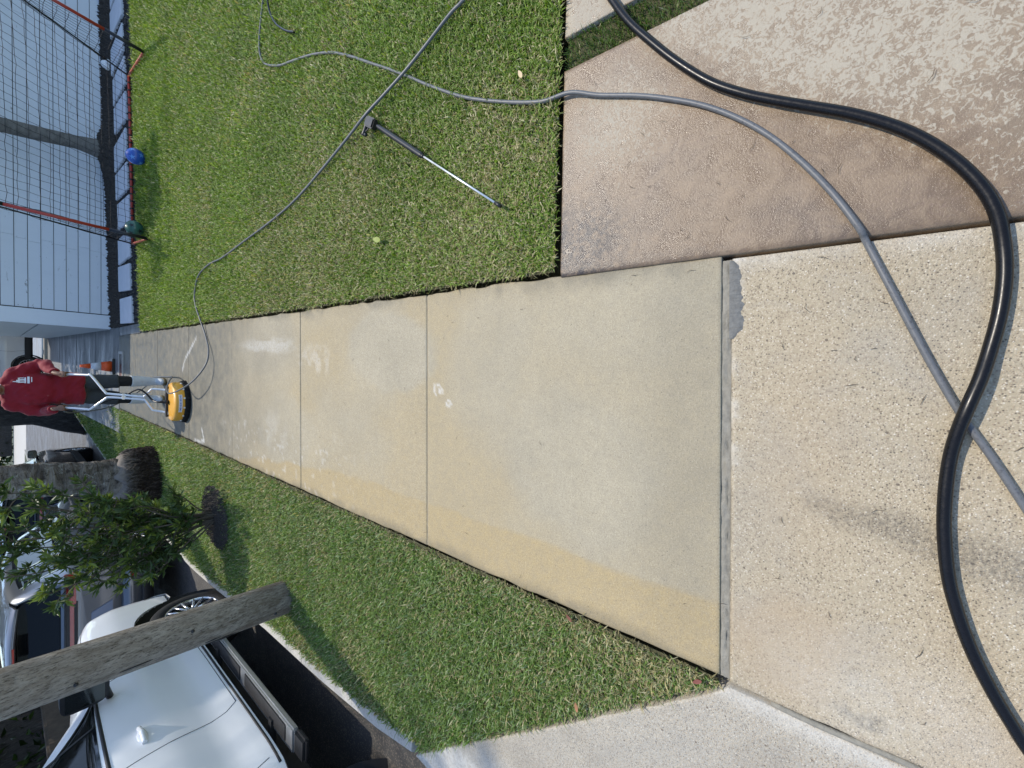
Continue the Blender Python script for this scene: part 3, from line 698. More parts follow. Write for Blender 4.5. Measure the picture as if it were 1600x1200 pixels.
def lawn_dry(x, y):
    d = 0.08 + 0.40 * smooth(0.52, 0.74, fnoise(x, y, 1.6, 3)) * 0.8
    d = d + 0.38 * blob(x, y, 0.95, 3.3, 0.55, 1.2, 0.7) + 0.25 * blob(x, y, 1.0, 1.5, 0.5, 0.5, 0.8) + 0.22 * smooth(0.62, 0.47, x) + 0.2 * smooth(1.1, 0.9, y)
    return np.clip(0.72 * d * smooth(9.5, 4.5, y) + 0.04, 0, 0.5)
o = blades('lawn_grass', P, lambda x, y: lawn_z(x) + 0.004, 0.031 + 0.0028 * np.clip(dd, 0, 8), 0.0040 + 0.00075 * dd, grass_cols(P, lawn_dry, r), M['grass'], (1.25, 1.75), 5)
tag(o, 'sunlit green lawn with straw coloured patches beside the pavement', 'grass', kind='stuff')
def verge_dens(x, y):
    d = np.hypot(x, y); return np.clip(46000 / np.maximum(d, 1.0) ** 1.05, 2800, 30000)
def vin(x, y): return (x < -1.055 + 0.02 * (vnoise(y, y * 0, 7, 1) - 0.5) - 0.008) & np.where(y < 1.8, x > diag_x(y) + 0.012, x > kerb_x(y) + 0.06) & (np.hypot((x + 1.83) / 0.30, (y - 5.4) / 0.35) > 0.55 + 0.6 * vnoise(x, y, 9, 1))
P = np.concatenate([scatter((30000, verge_dens), -2.6, -1.04, 0.15, 2.6, vin, r), scatter((17000, verge_dens), -2.85, -1.04, 2.6, 6.0, vin, r), scatter((6500, verge_dens), -2.95, -1.04, 6.0, 12.0, vin, r),
                    scatter((3000, verge_dens), -2.8, -1.0, 12.0, 20.0, vin, r)])
dd = np.hypot(P[:, 0], P[:, 1])
def verge_dry(x, y):
    d = 0.13 + 0.3 * smooth(0.52, 0.72, fnoise(x, y, 2.0, 0)) + 0.30 * smooth(-1.20, -1.06, x) + 0.25 * blob(x, y, -1.3, 0.6, 0.4, 0.4, 0.8)
    return np.clip(0.7 * d * smooth(11, 3.5, y) + 0.03, 0, 0.5)
o = blades('verge_grass', P, lambda x, y: verge_z(x) - 0.006, 0.030 + 0.0028 * np.clip(dd, 0, 8), 0.0038 + 0.00075 * dd, grass_cols(P, verge_dry, r, (0.98, 0.98, 1.9)), M['grass'], (1.25, 1.75), 6)
tag(o, 'green grass verge between the pavement and the street', 'grass', kind='stuff')
P = scatter((26000, lambda x, y: 26000 + 0 * x), 1.302, 1.438, -0.6, 0.872, lambda x, y: x > 0, r)
o = blades('turf_strip', P, lambda x, y: 0.004 + 0 * x, 0.026, 0.0028, grass_cols(P, lambda x, y: 0.03 + 0 * x, r, (0.55, 0.62, 0.75)), M['turf'], (0.5, 1.2), 7)
tag(o, 'narrow strip of dark green artificial turf between patio slabs', 'turf', kind='stuff')
# dead clippings along the pavement edge and the turned-up soil
P = np.concatenate([scatter((2600, lambda x, y: 2600 * smooth(9, 2, y)), -1.10, -1.03, 0.2, 8.0, lambda x, y: x < -1.03, r), scatter((1500, lambda x, y: 1500 + 0 * x), 0.425, 0.47, 0.9, 5.0, lambda x, y: x > 0, r),
                    scatter((2200, lambda x, y: 2200 + 0 * x), -1.45, -1.02, 0.15, 0.75, lambda x, y: (x < -1.045) & (x > diag_x(y) + 0.03), r)])
o = blades('dry_clippings', P, lambda x, y: np.where(x > 0, 0.008, verge_z(x) + 0.004), 0.03, 0.003, DRY[r.integers(0, 3, len(P))] * (0.35 + 0.6 * r.random((len(P), 1))), M['grass'], (1.3, 1.6), 9)
tag(o, 'dry grass clippings lying along the pavement edges', 'clippings', kind='stuff')
# pebbles in the beds
def chips(name, P, zf, size, mat, seed, label, cat):
    r_ = np.random.default_rng(seed); n_ = len(P)
    base = np.array([[1, 0, -.3], [-.4, .9, -.3], [-.5, -.8, -.3], [0.1, 0, .7]])
    a = r_.random(n_) * 6.283; s_ = size * (0.5 + r_.random(n_)); c_, s2 = np.cos(a), np.sin(a)
    B = np.repeat(base[None], n_, 0) * s_[:, None, None] * (0.6 + 0.8 * r_.random((n_, 4, 1)))
    V = np.stack([B[..., 0] * c_[:, None] - B[..., 1] * s2[:, None], B[..., 0] * s2[:, None] + B[..., 1] * c_[:, None], B[..., 2]], -1)
    V += np.stack([P[:, 0], P[:, 1], zf(P[:, 0], P[:, 1])], 1)[:, None]
    F = (np.arange(n_)[:, None] * 4 + np.array([[0, 1, 3, 1, 2, 3, 2, 0, 3]])).ravel()
    me = np_mesh(name, V.reshape(-1, 3), F, np.full(3 * n_, 3))
    return tag(link_mesh(name, me, mat), label, cat, kind='stuff')
P = np.stack([r.uniform(0.62, 8.5, 7000), r.uniform(9.08, 10.7, 7000)], 1)
chips('bed_gravel', P, lambda x, y: 0.0250 * (x - 0.61) + 0.004, 0.022, M['gravel'], 3, 'dark gravel around the pale pavers by the house', 'gravel')
P = np.concatenate([np.stack([r.uniform(0.62, 8.5, 5000), r.uniform(10.7, 12.0, 5000)], 1), np.stack([r.normal(4.15, 0.5, 1800), r.normal(11.35, 0.3, 1800)], 1)])
chips('bed_mulch', P, lambda x, y: 0.0250 * (x - 0.61) + 0.006 + 0.16 * np.exp(-((x - 4.15) ** 2 / 0.25 + (y - 11.35) ** 2 / 0.16)) * (y > 10.7), 0.035, M['mulch'], 4, 'dark leaf mulch along the foot of the house wall', 'mulch')
a = r.random(2600) * 6.283; q = np.sqrt(r.random(2600)); P = np.stack([-1.83 + 0.36 * q * np.cos(a), 5.4 + 0.42 * q * np.sin(a)], 1)
chips('shrub_mulch', P, lambda x, y: verge_z(x) + 0.02, 0.02, M['mulch'], 5, 'round patch of dark mulch under the green shrub', 'mulch')
# ------------------------------------------------------------------ house
house = thing('house', 'white board clad house with pale grey side wall beyond the lawn', 'house', (0, 0, 0))
HX0, HX1, HY = 0.60, 11.0, 12.0
MB().box(((HX0 + HX1) / 2 + 0.03, HY + 5.05, 1.28), (HX1 - HX0 - 0.08, 10.0, 1.98 * 2 - 1.28)).build('wall', M['wallcore'], house)
# boards on the front, each lapped, butt-jointed near x = 2.2
zb = -0.02; brow = 0
seams = [2.20, 6.35]
while zb < 2.62:
    zt = min(zb + 0.1615, 2.64); jn = [0.90] + [s_ + 0.035 * ((brow * 7) % 3 - 1) for s_ in seams] + [HX1]
    for a, b in zip(jn[:-1], jn[1:]):
        w = b - a - 0.004; y_ = HY - 0.012
        tilt = 0.004 * math.sin(brow * 3 + a)
        zl = zb + max(0.0, 0.0)
        vs = [(a, y_ - 0.014 - tilt, zb + 0.006), (a + w, y_ - 0.014 - tilt, zb + 0.006), (a + w, y_ - 0.004, zt - 0.003), (a, y_ - 0.004, zt - 0.003),
              (a, y_ + 0.016, zb + 0.006), (a + w, y_ + 0.016, zb + 0.006), (a + w, y_ + 0.016, zt - 0.003), (a, y_ + 0.016, zt - 0.003)]
        MB().add(vs, [(0, 1, 2, 3), (5, 4, 7, 6), (4, 5, 1, 0), (3, 2, 6, 7), (4, 0, 3, 7), (1, 5, 6, 2)]).build('board', M['board'], house)
    zb += 0.1615; brow += 1
MB().box((0.735, HY - 0.02, 1.30), (0.29, 0.07, 2.70)).build('corner_board', M['trim'], house, 0.004)
# side wall: tall sheets with dark joints
for (a, b) in ((12.03, 14.42), (14.44, 16.9), (16.92, 19.4), (19.42, 22.0)):
    for (z0, z1) in ((-0.05, 0.98), (1.0, 1.85), (1.87, 2.64)):
        MB().box((HX0 - 0.006, (a + b) / 2, (z0 + z1) / 2), (0.024, b - a, z1 - z0)).build('side_panel', M['panel'], house, 0.003)
# roof with deep eaves
mb = MB(); e0, e1 = 2.66, 4.6
e0 = 2.66; vs = [(0.45, 11.70, e0), (11.6, 11.70, e0), (11.6, 22.6, e0), (0.45, 22.6, e0), (3.5, 17, e1), (8, 17, e1), (0.45, 11.70, e0 + 0.16), (11.6, 11.70, e0 + 0.16), (11.6, 22.6, e0 + 0.16), (0.45, 22.6, e0 + 0.16)]
mb.add(vs, [(0, 1, 2, 3)][::-1] + [(0, 6, 7, 1), (1, 7, 8, 2), (2, 8, 9, 3), (3, 9, 6, 0), (6, 4, 5, 7), (7, 5, 8), (8, 5, 4, 9), (9, 4, 6)])
mb.build('roof', M['roof'], house)
MB().box((6.40, 11.26, 2.72), (10.4, 0.86, 0.11)).build('added_shade_eave', M['trim'], house, 0.01)  # unseen eave added to throw shade on the bed and pavers
# pavers in the bed
lab = ['closest to the white house corner', 'second from the white house corner', 'third from the house corner', 'behind the near goal post and green ball', 'fifth from the house corner', 'sixth from the house corner', 'behind the blue ball', 'eighth from the house corner', 'ninth from the house corner', 'by the far goal post', 'eleventh from the house corner', 'at the end beyond the goal']
for i in range(12):
    x0 = 0.60 + i * 0.585; sk = 0.05 * math.sin(i * 2.3); dy = 0.06 * math.sin(i * 1.7)
    mb = MB(); zt = 0.0250 * (x0 - 0.35) + 0.03
    p = [(x0 + 0.02, 9.60 + dy), (x0 + 0.50, 9.62 + dy), (x0 + 0.53 + sk, 10.68 + dy), (x0 + 0.05 + sk, 10.66 + dy)]
    mb.add([(a, b, zt + 0.012 * (a - x0)) for a, b in p] + [(a, b, zt - 0.06) for a, b in p], [(0, 1, 2, 3), (7, 6, 5, 4), (0, 4, 5, 1), (1, 5, 6, 2), (2, 6, 7, 3), (3, 7, 4, 0)])
    tag(mb.build('paver', M['paver'], None, 0.006), 'pale concrete paver in the dark gravel, ' + lab[i], 'paver', 'pale pavers along the house bed')
# small white thing in the bed
mb = MB(); mb.ell((5.62, 11.0, 0.20), (0.07, 0.06, 0.06)); mb.ell((5.56, 10.95, 0.17), (0.05, 0.05, 0.05)); mb.ell((5.66, 10.94, 0.16), (0.05, 0.04, 0.05))
tag(mb.build('white_blossom', M['label_white']), 'small white blossom lying on dark mulch behind the goal net', 'blossom')

# ------------------------------------------------------------------ leaves
def leaf_cloud(name, pos, nrm, size, cols, mat, parent=None, asp=0.42, seed=1, fold=0.18):
    """one pointed leaf of 4 triangles per position; nrm = growing direction."""
    r_ = np.random.default_rng(seed); n_ = len(pos)
    d = nrm / np.maximum(np.linalg.norm(nrm, axis=1, keepdims=True), 1e-6)
    a = r_.normal(size=(n_, 3)); s_ = np.cross(d, a); s_ /= np.linalg.norm(s_, axis=1, keepdims=True); u = np.cross(s_, d)
    L = (size * (0.65 + 0.7 * r_.random(n_)))[:, None]; w = L * asp / 2
    b = pos; m = pos + d * L * 0.5 - u * L * 0.03; e = pos + d * L - u * L * 0.16
    V = np.stack([b, m + s_ * w + u * w * fold * 2, e, m - s_ * w + u * w * fold * 2, m], 1).reshape(-1, 3)
    F = (np.arange(n_)[:, None] * 5 + np.array([[0, 1, 4, 1, 2, 4, 2, 3, 4, 3, 0, 4]])).ravel()
    me = np_mesh(name, V, F, np.full(4 * n_, 3), False)
    C = np.ones((n_, 5, 4)); C[:, :, :3] = cols[:, None, :]; set_col(me, C.reshape(-1, 4))
    return link_mesh(name, me, mat, parent)
def ball_pts(n_, r_): 
    v = r_.normal(size=(n_, 3)); return v / np.linalg.norm(v, axis=1, keepdims=True)
def clump_crown(centers, radii, per, r_, flat=0.8):
    P_, N_ = [], []
    for c_, R_ in zip(centers, radii):
        d = ball_pts(per, r_); k = (0.55 + 0.45 * r_.random((per, 1)) ** 0.5)
        P_.append(np.array(c_) + d * k * R_ * np.array([1, 1, flat])); N_.append(d + 0.9 * r_.normal(size=(per, 3)))
    return np.concatenate(P_), np.concatenate(N_)
DKG = np.array([[0.030, 0.060, 0.014], [0.045, 0.085, 0.020], [0.060, 0.100, 0.022], [0.024, 0.045, 0.015]])

def broad_tree(name, label, base, trunk_pts, trunk_r, crown_c, crown_r, nclump, per, size, bark, seed, group=None, pal=DKG):
    r_ = np.random.default_rng(seed); t_ = thing(name, label, 'tree', base, group=group)
    bx, by, bz = base
    mb = MB(); pts = curve_pts(trunk_pts, 5); rr = np.interp(np.linspace(0, 1, len(pts)), np.linspace(0, 1, len(trunk_r)), trunk_r)
    n_ = 22; R_ = []
    for p, q in zip(pts, rr):
        R_.append([Vector((p.x + q * math.cos(a_) * (1 + 0.16 * noise.noise((math.cos(a_) * 1.5, math.sin(a_) * 1.5, p.z * 0.9 + seed))), p.y + q * math.sin(a_) * (1 + 0.16 * noise.noise((math.cos(a_) * 1.5 + 5, math.sin(a_) * 1.5, p.z * 0.9 + seed))), p.z)) for a_ in (2 * math.pi * j / n_ for j in range(n_))])
    mb.rings(R_); top = pts[-1]
    cs, rs = [], []
    for i in range(nclump):
        d = ball_pts(1, r_)[0] * np.array(crown_r) * (0.35 + 0.6 * r_.random()); c_ = np.array(crown_c) + d; cs.append(c_); rs.append(float(np.mean(crown_r)) * (0.22 + 0.18 * r_.random()))
        if i < 9:
            mid_ = (np.array(top) + c_) / 2 + r_.normal(size=3) * 0.15
            mb.tube(curve_pts([top, mid_, c_], 4), [trunk_r[-1] * 0.6 * (1 - 0.08 * k) for k in range(9)], 7)
    mb.build('trunk', bark, t_)
    P_, N_ = clump_crown(cs, rs, per, r_)
    co = pal[r_.integers(0, len(pal), len(P_))] * (0.7 + 0.6 * r_.random((len(P_), 1)))
    k = leaf_cloud('crown', P_, N_, np.full(len(P_), size), co, M['leaf'], t_, 0.5, seed); k['kind'] = 'stuff'
    return t_
# slim tree in the bed, curving up in front of the boards
broad_tree('slim_tree', 'slim grey trunk leaning in front of the white boards behind the net', (4.13, 11.4, 0.09), [(0, 0, -0.1), (0.0, 0, 0.12), (-0.02, 0, 0.45), (-0.10, 0, 0.95), (-0.18, 0, 1.6), (-0.3, 0, 2.6)], [0.36, 0.19, 0.125, 0.12, 0.118, 0.10], (-0.3, -0.2, 4.9), (1.2, 0.7, 0.8), 9, 120, 0.14, M['greybark'], 3)
# big dark tree behind the worker
broad_tree('street_tree', 'thick dark tree trunk behind the worker in the red shirt', (-2.05, 19.6, -0.1), [(0, 0, -0.2), (0.0, 0, 0.3), (0.1, 0, 0.9), (0.14, 0, 1.7), (0.2, 0, 3.4)], [0.72, 0.52, 0.33, 0.34, 0.30], (-0.7, -1.0, 7.0), (5.6, 5.0, 2.4), 46, 330, 0.34, M['bark'], 8)
# trees over the street and across it
yards = [(-12.5, 9.0, 'leafy shade tree with brown trunk across the street beyond the white truck'), (-11.5, 20.0, 'leafy shade tree across the street beyond the silver car'), (-12.0, 33.0, 'leafy shade tree far up the other side of the street')]
for i, (x_, y_, lb) in enumerate(yards):
    broad_tree('shade_tree', lb, (x_, y_, -0.3), [(0, 0, -0.2), (0.05, 0, 0.8), (0.1, 0.1, 3.0)], [0.36, 0.24, 0.2], (0.3, 0, 5.0), (3.6, 3.6, 2.1), 26, 220, 0.30, M['bark'], 20 + i, 'shade trees across the street')
# far side of the street: bank, verge, hedge
sheet('far_verge', [(-40, -30), (-9.6, -30), (-9.6, 61), (-40, 61)], -0.2, M['terrain'])
tag(MB().box((-9.55, 15.5, -0.26), (0.14, 91, 0.16)).build('far_kerb', M['curb']), kind='structure')
def hedge(name, label, x0, x1, y0, y1, h_, n_, size, seed, pal=DKG):
    r_ = np.random.default_rng(seed); t_ = thing(name, label, 'hedge', ((x0 + x1) / 2, (y0 + y1) / 2, -0.2))
    u = r_.random((n_, 3)); P_ = np.stack([(u[:, 0] - 0.5) * (x1 - x0), (u[:, 1] - 0.5) * (y1 - y0), h_ * u[:, 2] * (0.8 + 0.35 * vnoise(u[:, 0] * (x1 - x0) + u[:, 1] * (y1 - y0), u[:, 1] * 0, 0.8))], 1)
    co = pal[r_.integers(0, len(pal), n_)] * (0.5 + 0.7 * r_.random((n_, 1)))
    k = leaf_cloud('foliage', P_, r_.normal(size=(n_, 3)) + np.array([0, 0, 0.4]), np.full(n_, size), co, M['leaf'], t_, 0.5, seed); k['kind'] = 'stuff'
    mb = MB(); mb.box((0, 0, h_ * 0.42), ((x1 - x0) * 0.6, (y1 - y0) * 0.98, h_ * 0.84)); mb.build('stems', M['bark'], t_)
    return t_
hedge('hedge', 'dark clipped hedge along the far side of the street', -13.6, -12.2, -6, 60, 2.6, 9000, 0.26, 31)
hedge('far_hedge', 'dark hedge at the far end of the road beyond the crossing', -30, 30, 110, 113, 9, 7000, 0.9, 32)
tag(MB().box((-11.2, 12, 0.25), (0.35, 60, 0.9)).build('garden_wall', simple('brown_stone_wall', (0.10, 0.075, 0.055), 0.9, var=0.4, scale=6, bump=1.0, bscale=14), None, 0.05), 'low brown stone wall across the street', 'wall')

# ------------------------------------------------------------------ coconut palm with root skirt
pt = thing('palm_tree', 'grey ringed palm trunk with matted roots at its foot beside the shrub', 'palm tree', (-1.83, 8.2, -0.05))
pts = curve_pts([(0, 0, 0.36), (0.02, 0, 0.6), (0.09, 0, 1.0), (0.15, 0, 1.55), (0.24, 0.05, 3), (0.38, 0.1, 6), (0.4, 0.1, 11.0)], 10)
R_ = []
for i, p in enumerate(pts):
    q = 0.262 - 0.06 * min(1, p.z / 3) - 0.006 * (i % 3)
    if p.z < 0.75: q += 0.05 * (0.75 - p.z) / 0.4
    R_.append([Vector((p.x + (q + 0.012 * noise.noise((math.cos(a_) * 2, math.sin(a_) * 2, p.z * 5))) * math.cos(a_), p.y + q * math.sin(a_), p.z)) for a_ in (2 * math.pi * j / 28 for j in range(28))])
MB().rings(R_).build('trunk', M['palm'], pt)
mb = MB()
prof = [(0.395, -0.08), (0.405, 0.02), (0.395, 0.14), (0.375, 0.26), (0.36, 0.36), (0.345, 0.42), (0.29, 0.46), (0.1, 0.47)]
R_ = []
for q, z_ in prof:
    R_.append([Vector(((q + 0.06 * noise.noise((math.cos(a_) * 3, math.sin(a_) * 3, z_ * 3))) * math.cos(a_), q * math.sin(a_), z_ + 0.14 * noise.noise((math.cos(a_) * 2, math.sin(a_) * 2 + 7, 0)) * (z_ > 0.3))) for a_ in (2 * math.pi * j / 40 for j in range(40))])
mb.rings(R_)
ro = mb.build('root_skirt', M['roots'], pt)
r_ = np.random.default_rng(5); mb = MB()
for i in range(1700):
    a_ = r_.random() * 6.283; z_ = r_.uniform(-0.02, 0.40); q = 0.385 - 0.06 * z_ + 0.02 * r_.random(); l = r_.uniform(0.05, 0.16)
    a2 = a_ + r_.normal() * 0.18
    p0 = (q * math.cos(a_), q * math.sin(a_), z_ + 0.02); p1 = ((q + 0.04) * math.cos((a_ + a2) / 2), (q + 0.04) * math.sin((a_ + a2) / 2), z_ - l * 0.5); p2 = ((q + 0.008) * math.cos(a2), (q + 0.008) * math.sin(a2), z_ - l)
    mb.tube([p0, p1, p2], [0.006, 0.007, 0.003], 3, False)
k = mb.build('root_fibres', M['roots'], pt); k['kind'] = 'stuff'
mb = MB(); pos, nr = [], []
for i in range(16):
    a_ = i * 2.4; el = 0.9 - 0.1 * (i % 9); P0 = Vector((0.4, 0.1, 11.0)); d = Vector((math.cos(a_), math.sin(a_), 0)); fr = []
    for k in range(9):
        s_ = k / 8 * 2.6; fr.append(P0 + d * s_ * 0.9 + Vector((0, 0, el * s_ - 0.34 * s_ * s_)))
    mb.tube(fr, [0.04 * (1 - 0.1 * k) for k in range(9)], 5)
    for k in range(1, 9):
        for sd in (-1, 1):
            for e in range(4): 
                pos.append(fr[k - 1].lerp(fr[k], e / 4)); nr.append(Vector((-d.y, d.x, 0)) * sd + d * 0.5 + Vector((0, 0, -0.45)))
mb.build('frond_stalks', M['greybark'], pt)
pos = np.array([tuple(p) for p in pos]); nr = np.array([tuple(p) for p in nr])
k = leaf_cloud('crown', pos, nr, np.full(len(pos), 0.62), np.tile([[0.06, 0.10, 0.025]], (len(pos), 1)), M['leaf'], pt, 0.07, 4); k['kind'] = 'stuff'

# ------------------------------------------------------------------ utility pole
up_t = thing('utility_pole', 'weathered brown wooden utility pole standing in the verge before the white truck', 'pole', (-2.12, 3.63, -0.1))
R_ = []; dirp = Vector((0.118, -0.06, 1.0))
for i in range(60):
    z_ = -0.15 + i * 0.155; q = 0.142 - 0.004 * z_
    c_ = dirp * (z_ if z_ < 3 else 3 + (z_ - 3)) 
    R_.append([Vector((c_.x + q * (1 + 0.025 * noise.noise((math.cos(a_) * 4, math.sin(a_) * 4, z_ * 0.4))) * math.cos(a_), c_.y + q * (1 + 0.025 * noise.noise((math.cos(a_) * 4, math.sin(a_) * 4 + 9, z_ * 0.4))) * math.sin(a_), z_)) for a_ in (2 * math.pi * j / 40 for j in range(40))])
MB().rings(R_).build('shaft', M['pole'], up_t)
for (z_, a_, l, w) in ((0.55, -2.45, 0.22, 0.03), (0.62, -2.2, 0.10, 0.014), (1.05, -2.0, 0.16, 0.01)):
    c_ = dirp * z_; rad = 0.1405; mb = MB()
    mb.tube([c_ + Vector((rad * math.cos(a_), rad * math.sin(a_), -l / 2)) + dirp * 0, c_ + Vector((rad * math.cos(a_ + 0.03), rad * math.sin(a_ + 0.03), 0)), c_ + Vector((rad * math.cos(a_), rad * math.sin(a_), l / 2)) + Vector((0.118 * l / 2, -0.06 * l / 2, 0))], [0.002, w / 2.4, 0.002], 6); mb.build('split', M['dark_trim'], up_t)
for (z_, a_) in ((0.18, -1.9), (1.32, -1.75), (0.75, -1.2)):
    c_ = dirp * z_ + Vector((0.141 * math.cos(a_), 0.141 * math.sin(a_), 0)); MB().ell(c_, (0.012, 0.012, 0.012), 8, 6).build('bolt', M['dark_trim'], up_t)

# ------------------------------------------------------------------ shrub
M['shrubstem'] = simple('shrub_bark', (0.10, 0.085, 0.065), 0.85, var=0.3, scale=20)
sh = thing('shrub', 'leafy green multi stemmed shrub on mulch in front of the silver car', 'shrub', (-1.84, 5.42, -0.05))
r_ = np.random.default_rng(12); mb = MB(); pos, nr, cl = [], [], []
tips = [(0.55, 0.1, 1.75), (0.35, 0.25, 1.95), (0.1, 0.2, 1.5), (-0.12, 0.3, 1.75), (-0.3, 0.1, 1.25), (-0.5, 0.15, 0.95), (-0.48, -0.05, 0.62), (0.3, -0.1, 0.80), (0.38, -0.1, 0.42), (0.2, 0.3, 1.15), (-0.25, 0.4, 1.45), (0.05, -0.1, 0.9), (-0.62, 0.2, 0.78), (0.48, 0.15, 1.35), (-0.1, 0.0, 1.2), (0.15, -0.15, 0.35), (-0.4, 0.3, 1.1), (-0.2, -0.05, 0.75), (0.25, 0.1, 0.6), (0.1, 0.2, 0.75), (-0.15, 0.15, 0.55), (-0.35, 0.05, 0.5), (0.0, -0.12, 0.55), (0.30, 0.2, 0.95), (-0.05, 0.25, 1.0), (-0.45, 0.2, 1.3), (0.2, 0.1, 1.6), (0.45, 0.0, 1.0), (-0.25, 0.2, 0.95), (0.62, 0.1, 1.55)]
for tx, ty, tz in tips:
    p1 = Vector((tx * 0.35 + r_.normal() * 0.05, ty * 0.35 + r_.normal() * 0.05, tz * 0.42)); p2 = Vector((tx * 0.75 + r_.normal() * 0.05, ty * 0.8, tz * 0.78))
    st = curve_pts([(r_.normal() * 0.03, r_.normal() * 0.03, -0.03), p1, p2, (tx, ty, tz)], 6)
    mb.tube(st, np.interp(np.linspace(0, 1, len(st)), [0, 1], [0.009, 0.004]), 6)
    nb = 4 + int(tz * 3)
    for b_ in range(nb + 1):
        f = 0.38 + 0.62 * b_ / nb; p = st[min(len(st) - 1, int(f * (len(st) - 1)))]
        tw = p if b_ == nb else p + Vector((r_.normal() * 0.12, r_.normal() * 0.12, 0.04 + 0.08 * r_.random()))
        if b_ < nb: mb.tube([p, (p + tw) / 2 + Vector((0, 0, 0.01)), tw], [0.005, 0.004, 0.003], 5)
        ax_ = (tw - p).normalized() if b_ < nb else (st[-1] - st[-3]).normalized()
        bright = r_.random()
        for l_ in range(21):
            k = l_ / 21; d = ball_pts(1, r_)[0]; dv = Vector(d) * 0.85 + ax_ * (0.25 + 0.75 * k) + Vector((0, 0, 0.15))
            q = tw - ax_ * (0.10 * (1 - k)); pos.append(tuple(q)); nr.append(tuple(dv))
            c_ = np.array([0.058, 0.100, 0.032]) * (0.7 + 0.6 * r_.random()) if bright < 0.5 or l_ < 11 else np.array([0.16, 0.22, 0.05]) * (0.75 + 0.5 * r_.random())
            cl.append(c_)
mb.build('stem', M['shrubstem'], sh)
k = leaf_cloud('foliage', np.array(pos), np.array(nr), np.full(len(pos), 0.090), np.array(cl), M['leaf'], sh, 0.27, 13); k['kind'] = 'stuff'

# ------------------------------------------------------------------ soccer goal
def GZ(x): return float(lawn_z(x)) + 0.03
fl, fr_, bl, br = Vector((1.86, 8.25, GZ(1.86))), Vector((4.60, 8.14, GZ(4.6))), Vector((1.96, 9.33, GZ(1.96))), Vector((4.70, 9.22, GZ(4.7)))
tl, tr = fl + Vector((0.06, 0.02, 1.95)), fr_ + Vector((0.20, 0.02, 1.92))
gl = thing('soccer_goal', 'red and black metal soccer goal with black net in front of the house', 'goal', (0, 0, 0))
def bar(name, a, b, r_, mat, n_=10): return MB().tube([a, a.lerp(b, 0.5), b], r_, n_).build(name, mat, gl)
for a, b in ((fl, tl), (fr_, tr)):
    bar('post_foot', a, a.lerp(b, 0.215), 0.024, M['black_plastic']); bar('post', a.lerp(b, 0.215), a.lerp(b, 0.70), 0.021, M['red_metal']); bar('post_sleeve', a.lerp(b, 0.70), a.lerp(b, 0.78), 0.024, M['black_plastic']); bar('post', a.lerp(b, 0.78), b, 0.021, M['red_metal'])
bar('crossbar', tl, tr, 0.021, M['red_metal']); bar('ground_bar', bl, br, 0.019, M['red_metal'])
for a, b in ((fl, bl), (fr_, br)): bar('side_bar', a, b, 0.020, M['orange_red'])
for a, b in ((bl, tl), (br, tr)): bar('back_stay', a, b, 0.011, M['black_plastic'], 8)
for x_ in np.linspace(0.04, 0.96, 22): MB().tube([bl.lerp(br, x_) - Vector((0.012, 0, 0)), bl.lerp(br, x_) + Vector((0.012, 0, 0))], 0.0225, 8).build('net_clip', M['black_plastic'], gl)
# net: back sheet hung between crossbar and ground bar with a little sag, and two side sheets
nb_ = MB(); rn = 0.0030
def net_sheet(a, b, c_, d_, nu, nv, sag):
    rs_ = np.random.default_rng(nu)
    G2 = [[None] * (nv + 1) for _ in range(nu + 1)]
    for i in range(nu + 1):
        for j in range(nv + 1):
            u, v = i / nu, j / nv; p = (a.lerp(b, u)).lerp(d_.lerp(c_, u), v)
            bulge = math.sin(math.pi * v) * (0.6 + 0.4 * math.sin(math.pi * u))
            G2[i][j] = p + sag * bulge + Vector((rs_.normal() * 0.005, rs_.normal() * 0.008, rs_.normal() * 0.004)) * (0 < v < 1)
    for i in range(nu + 1): nb_.tube(G2[i], rn, 3, False)
    for j in range(nv + 1): nb_.tube([G2[i][j] for i in range(nu + 1)], rn, 3, False)
net_sheet(tl, tr, br, bl, 26, 20, Vector((0, 0.13, -0.06)))
net_sheet(tl, tl.lerp(fl, 0.01) + Vector((0, 0.02, 0)), fl, bl, 9, 18, Vector((0.05, 0, 0))); net_sheet(tr, tr.lerp(fr_, 0.01) + Vector((0, 0.02, 0)), fr_, br, 9, 18, Vector((-0.05, 0, 0)))
k = nb_.build('net', M['net'], gl); k['kind'] = 'stuff'

def soccer_ball(name, label, c_, r_, mat, panel_mat, rz):
    t_ = thing(name, label, 'ball', (c_[0], c_[1], c_[2]), rz)
    bm = bmesh.new(); bmesh.ops.create_icosphere(bm, subdivisions=4, radius=r_); me = bpy.data.meshes.new('shell'); bm.to_mesh(me); bm.free()
    me.polygons.foreach_set('use_smooth', [True] * len(me.polygons)); link_mesh('shell', me, mat, t_)
    # printed panels, a hair proud of the shell: twelve pentagons
    bm = bmesh.new(); bmesh.ops.create_icosphere(bm, subdivisions=1, radius=1.0); dirs = [v.co.normalized() for v in bm.verts][:12]; bm.free()
    for d in dirs:
        a_ = d.orthogonal().normalized(); b_ = d.cross(a_); R2 = []
        for kk in (0.36, 0.18): R2.append([(d + (a_ * math.cos(q_) + b_ * math.sin(q_)) * kk).normalized() * (r_ * 1.006) for q_ in (2 * math.pi * j / 5 for j in range(5))])
        mb_ = MB(); vs = R2[0] + R2[1] + [d * r_ * 1.006]
        mb_.add(vs, [(j, (j + 1) % 5, 5 + (j + 1) % 5, 5 + j) for j in range(5)] + [(5 + j, 5 + (j + 1) % 5, 10) for j in range(5)], True); mb_.build('panel', panel_mat, t_)
    return t_
soccer_ball('soccer_ball', 'blue soccer ball on the grass by the red goal bar', (3.09, 8.34, lawn_z(3.09) + 0.125), 0.115, M['ball_blue'], M['ball_pale'], 0.4)
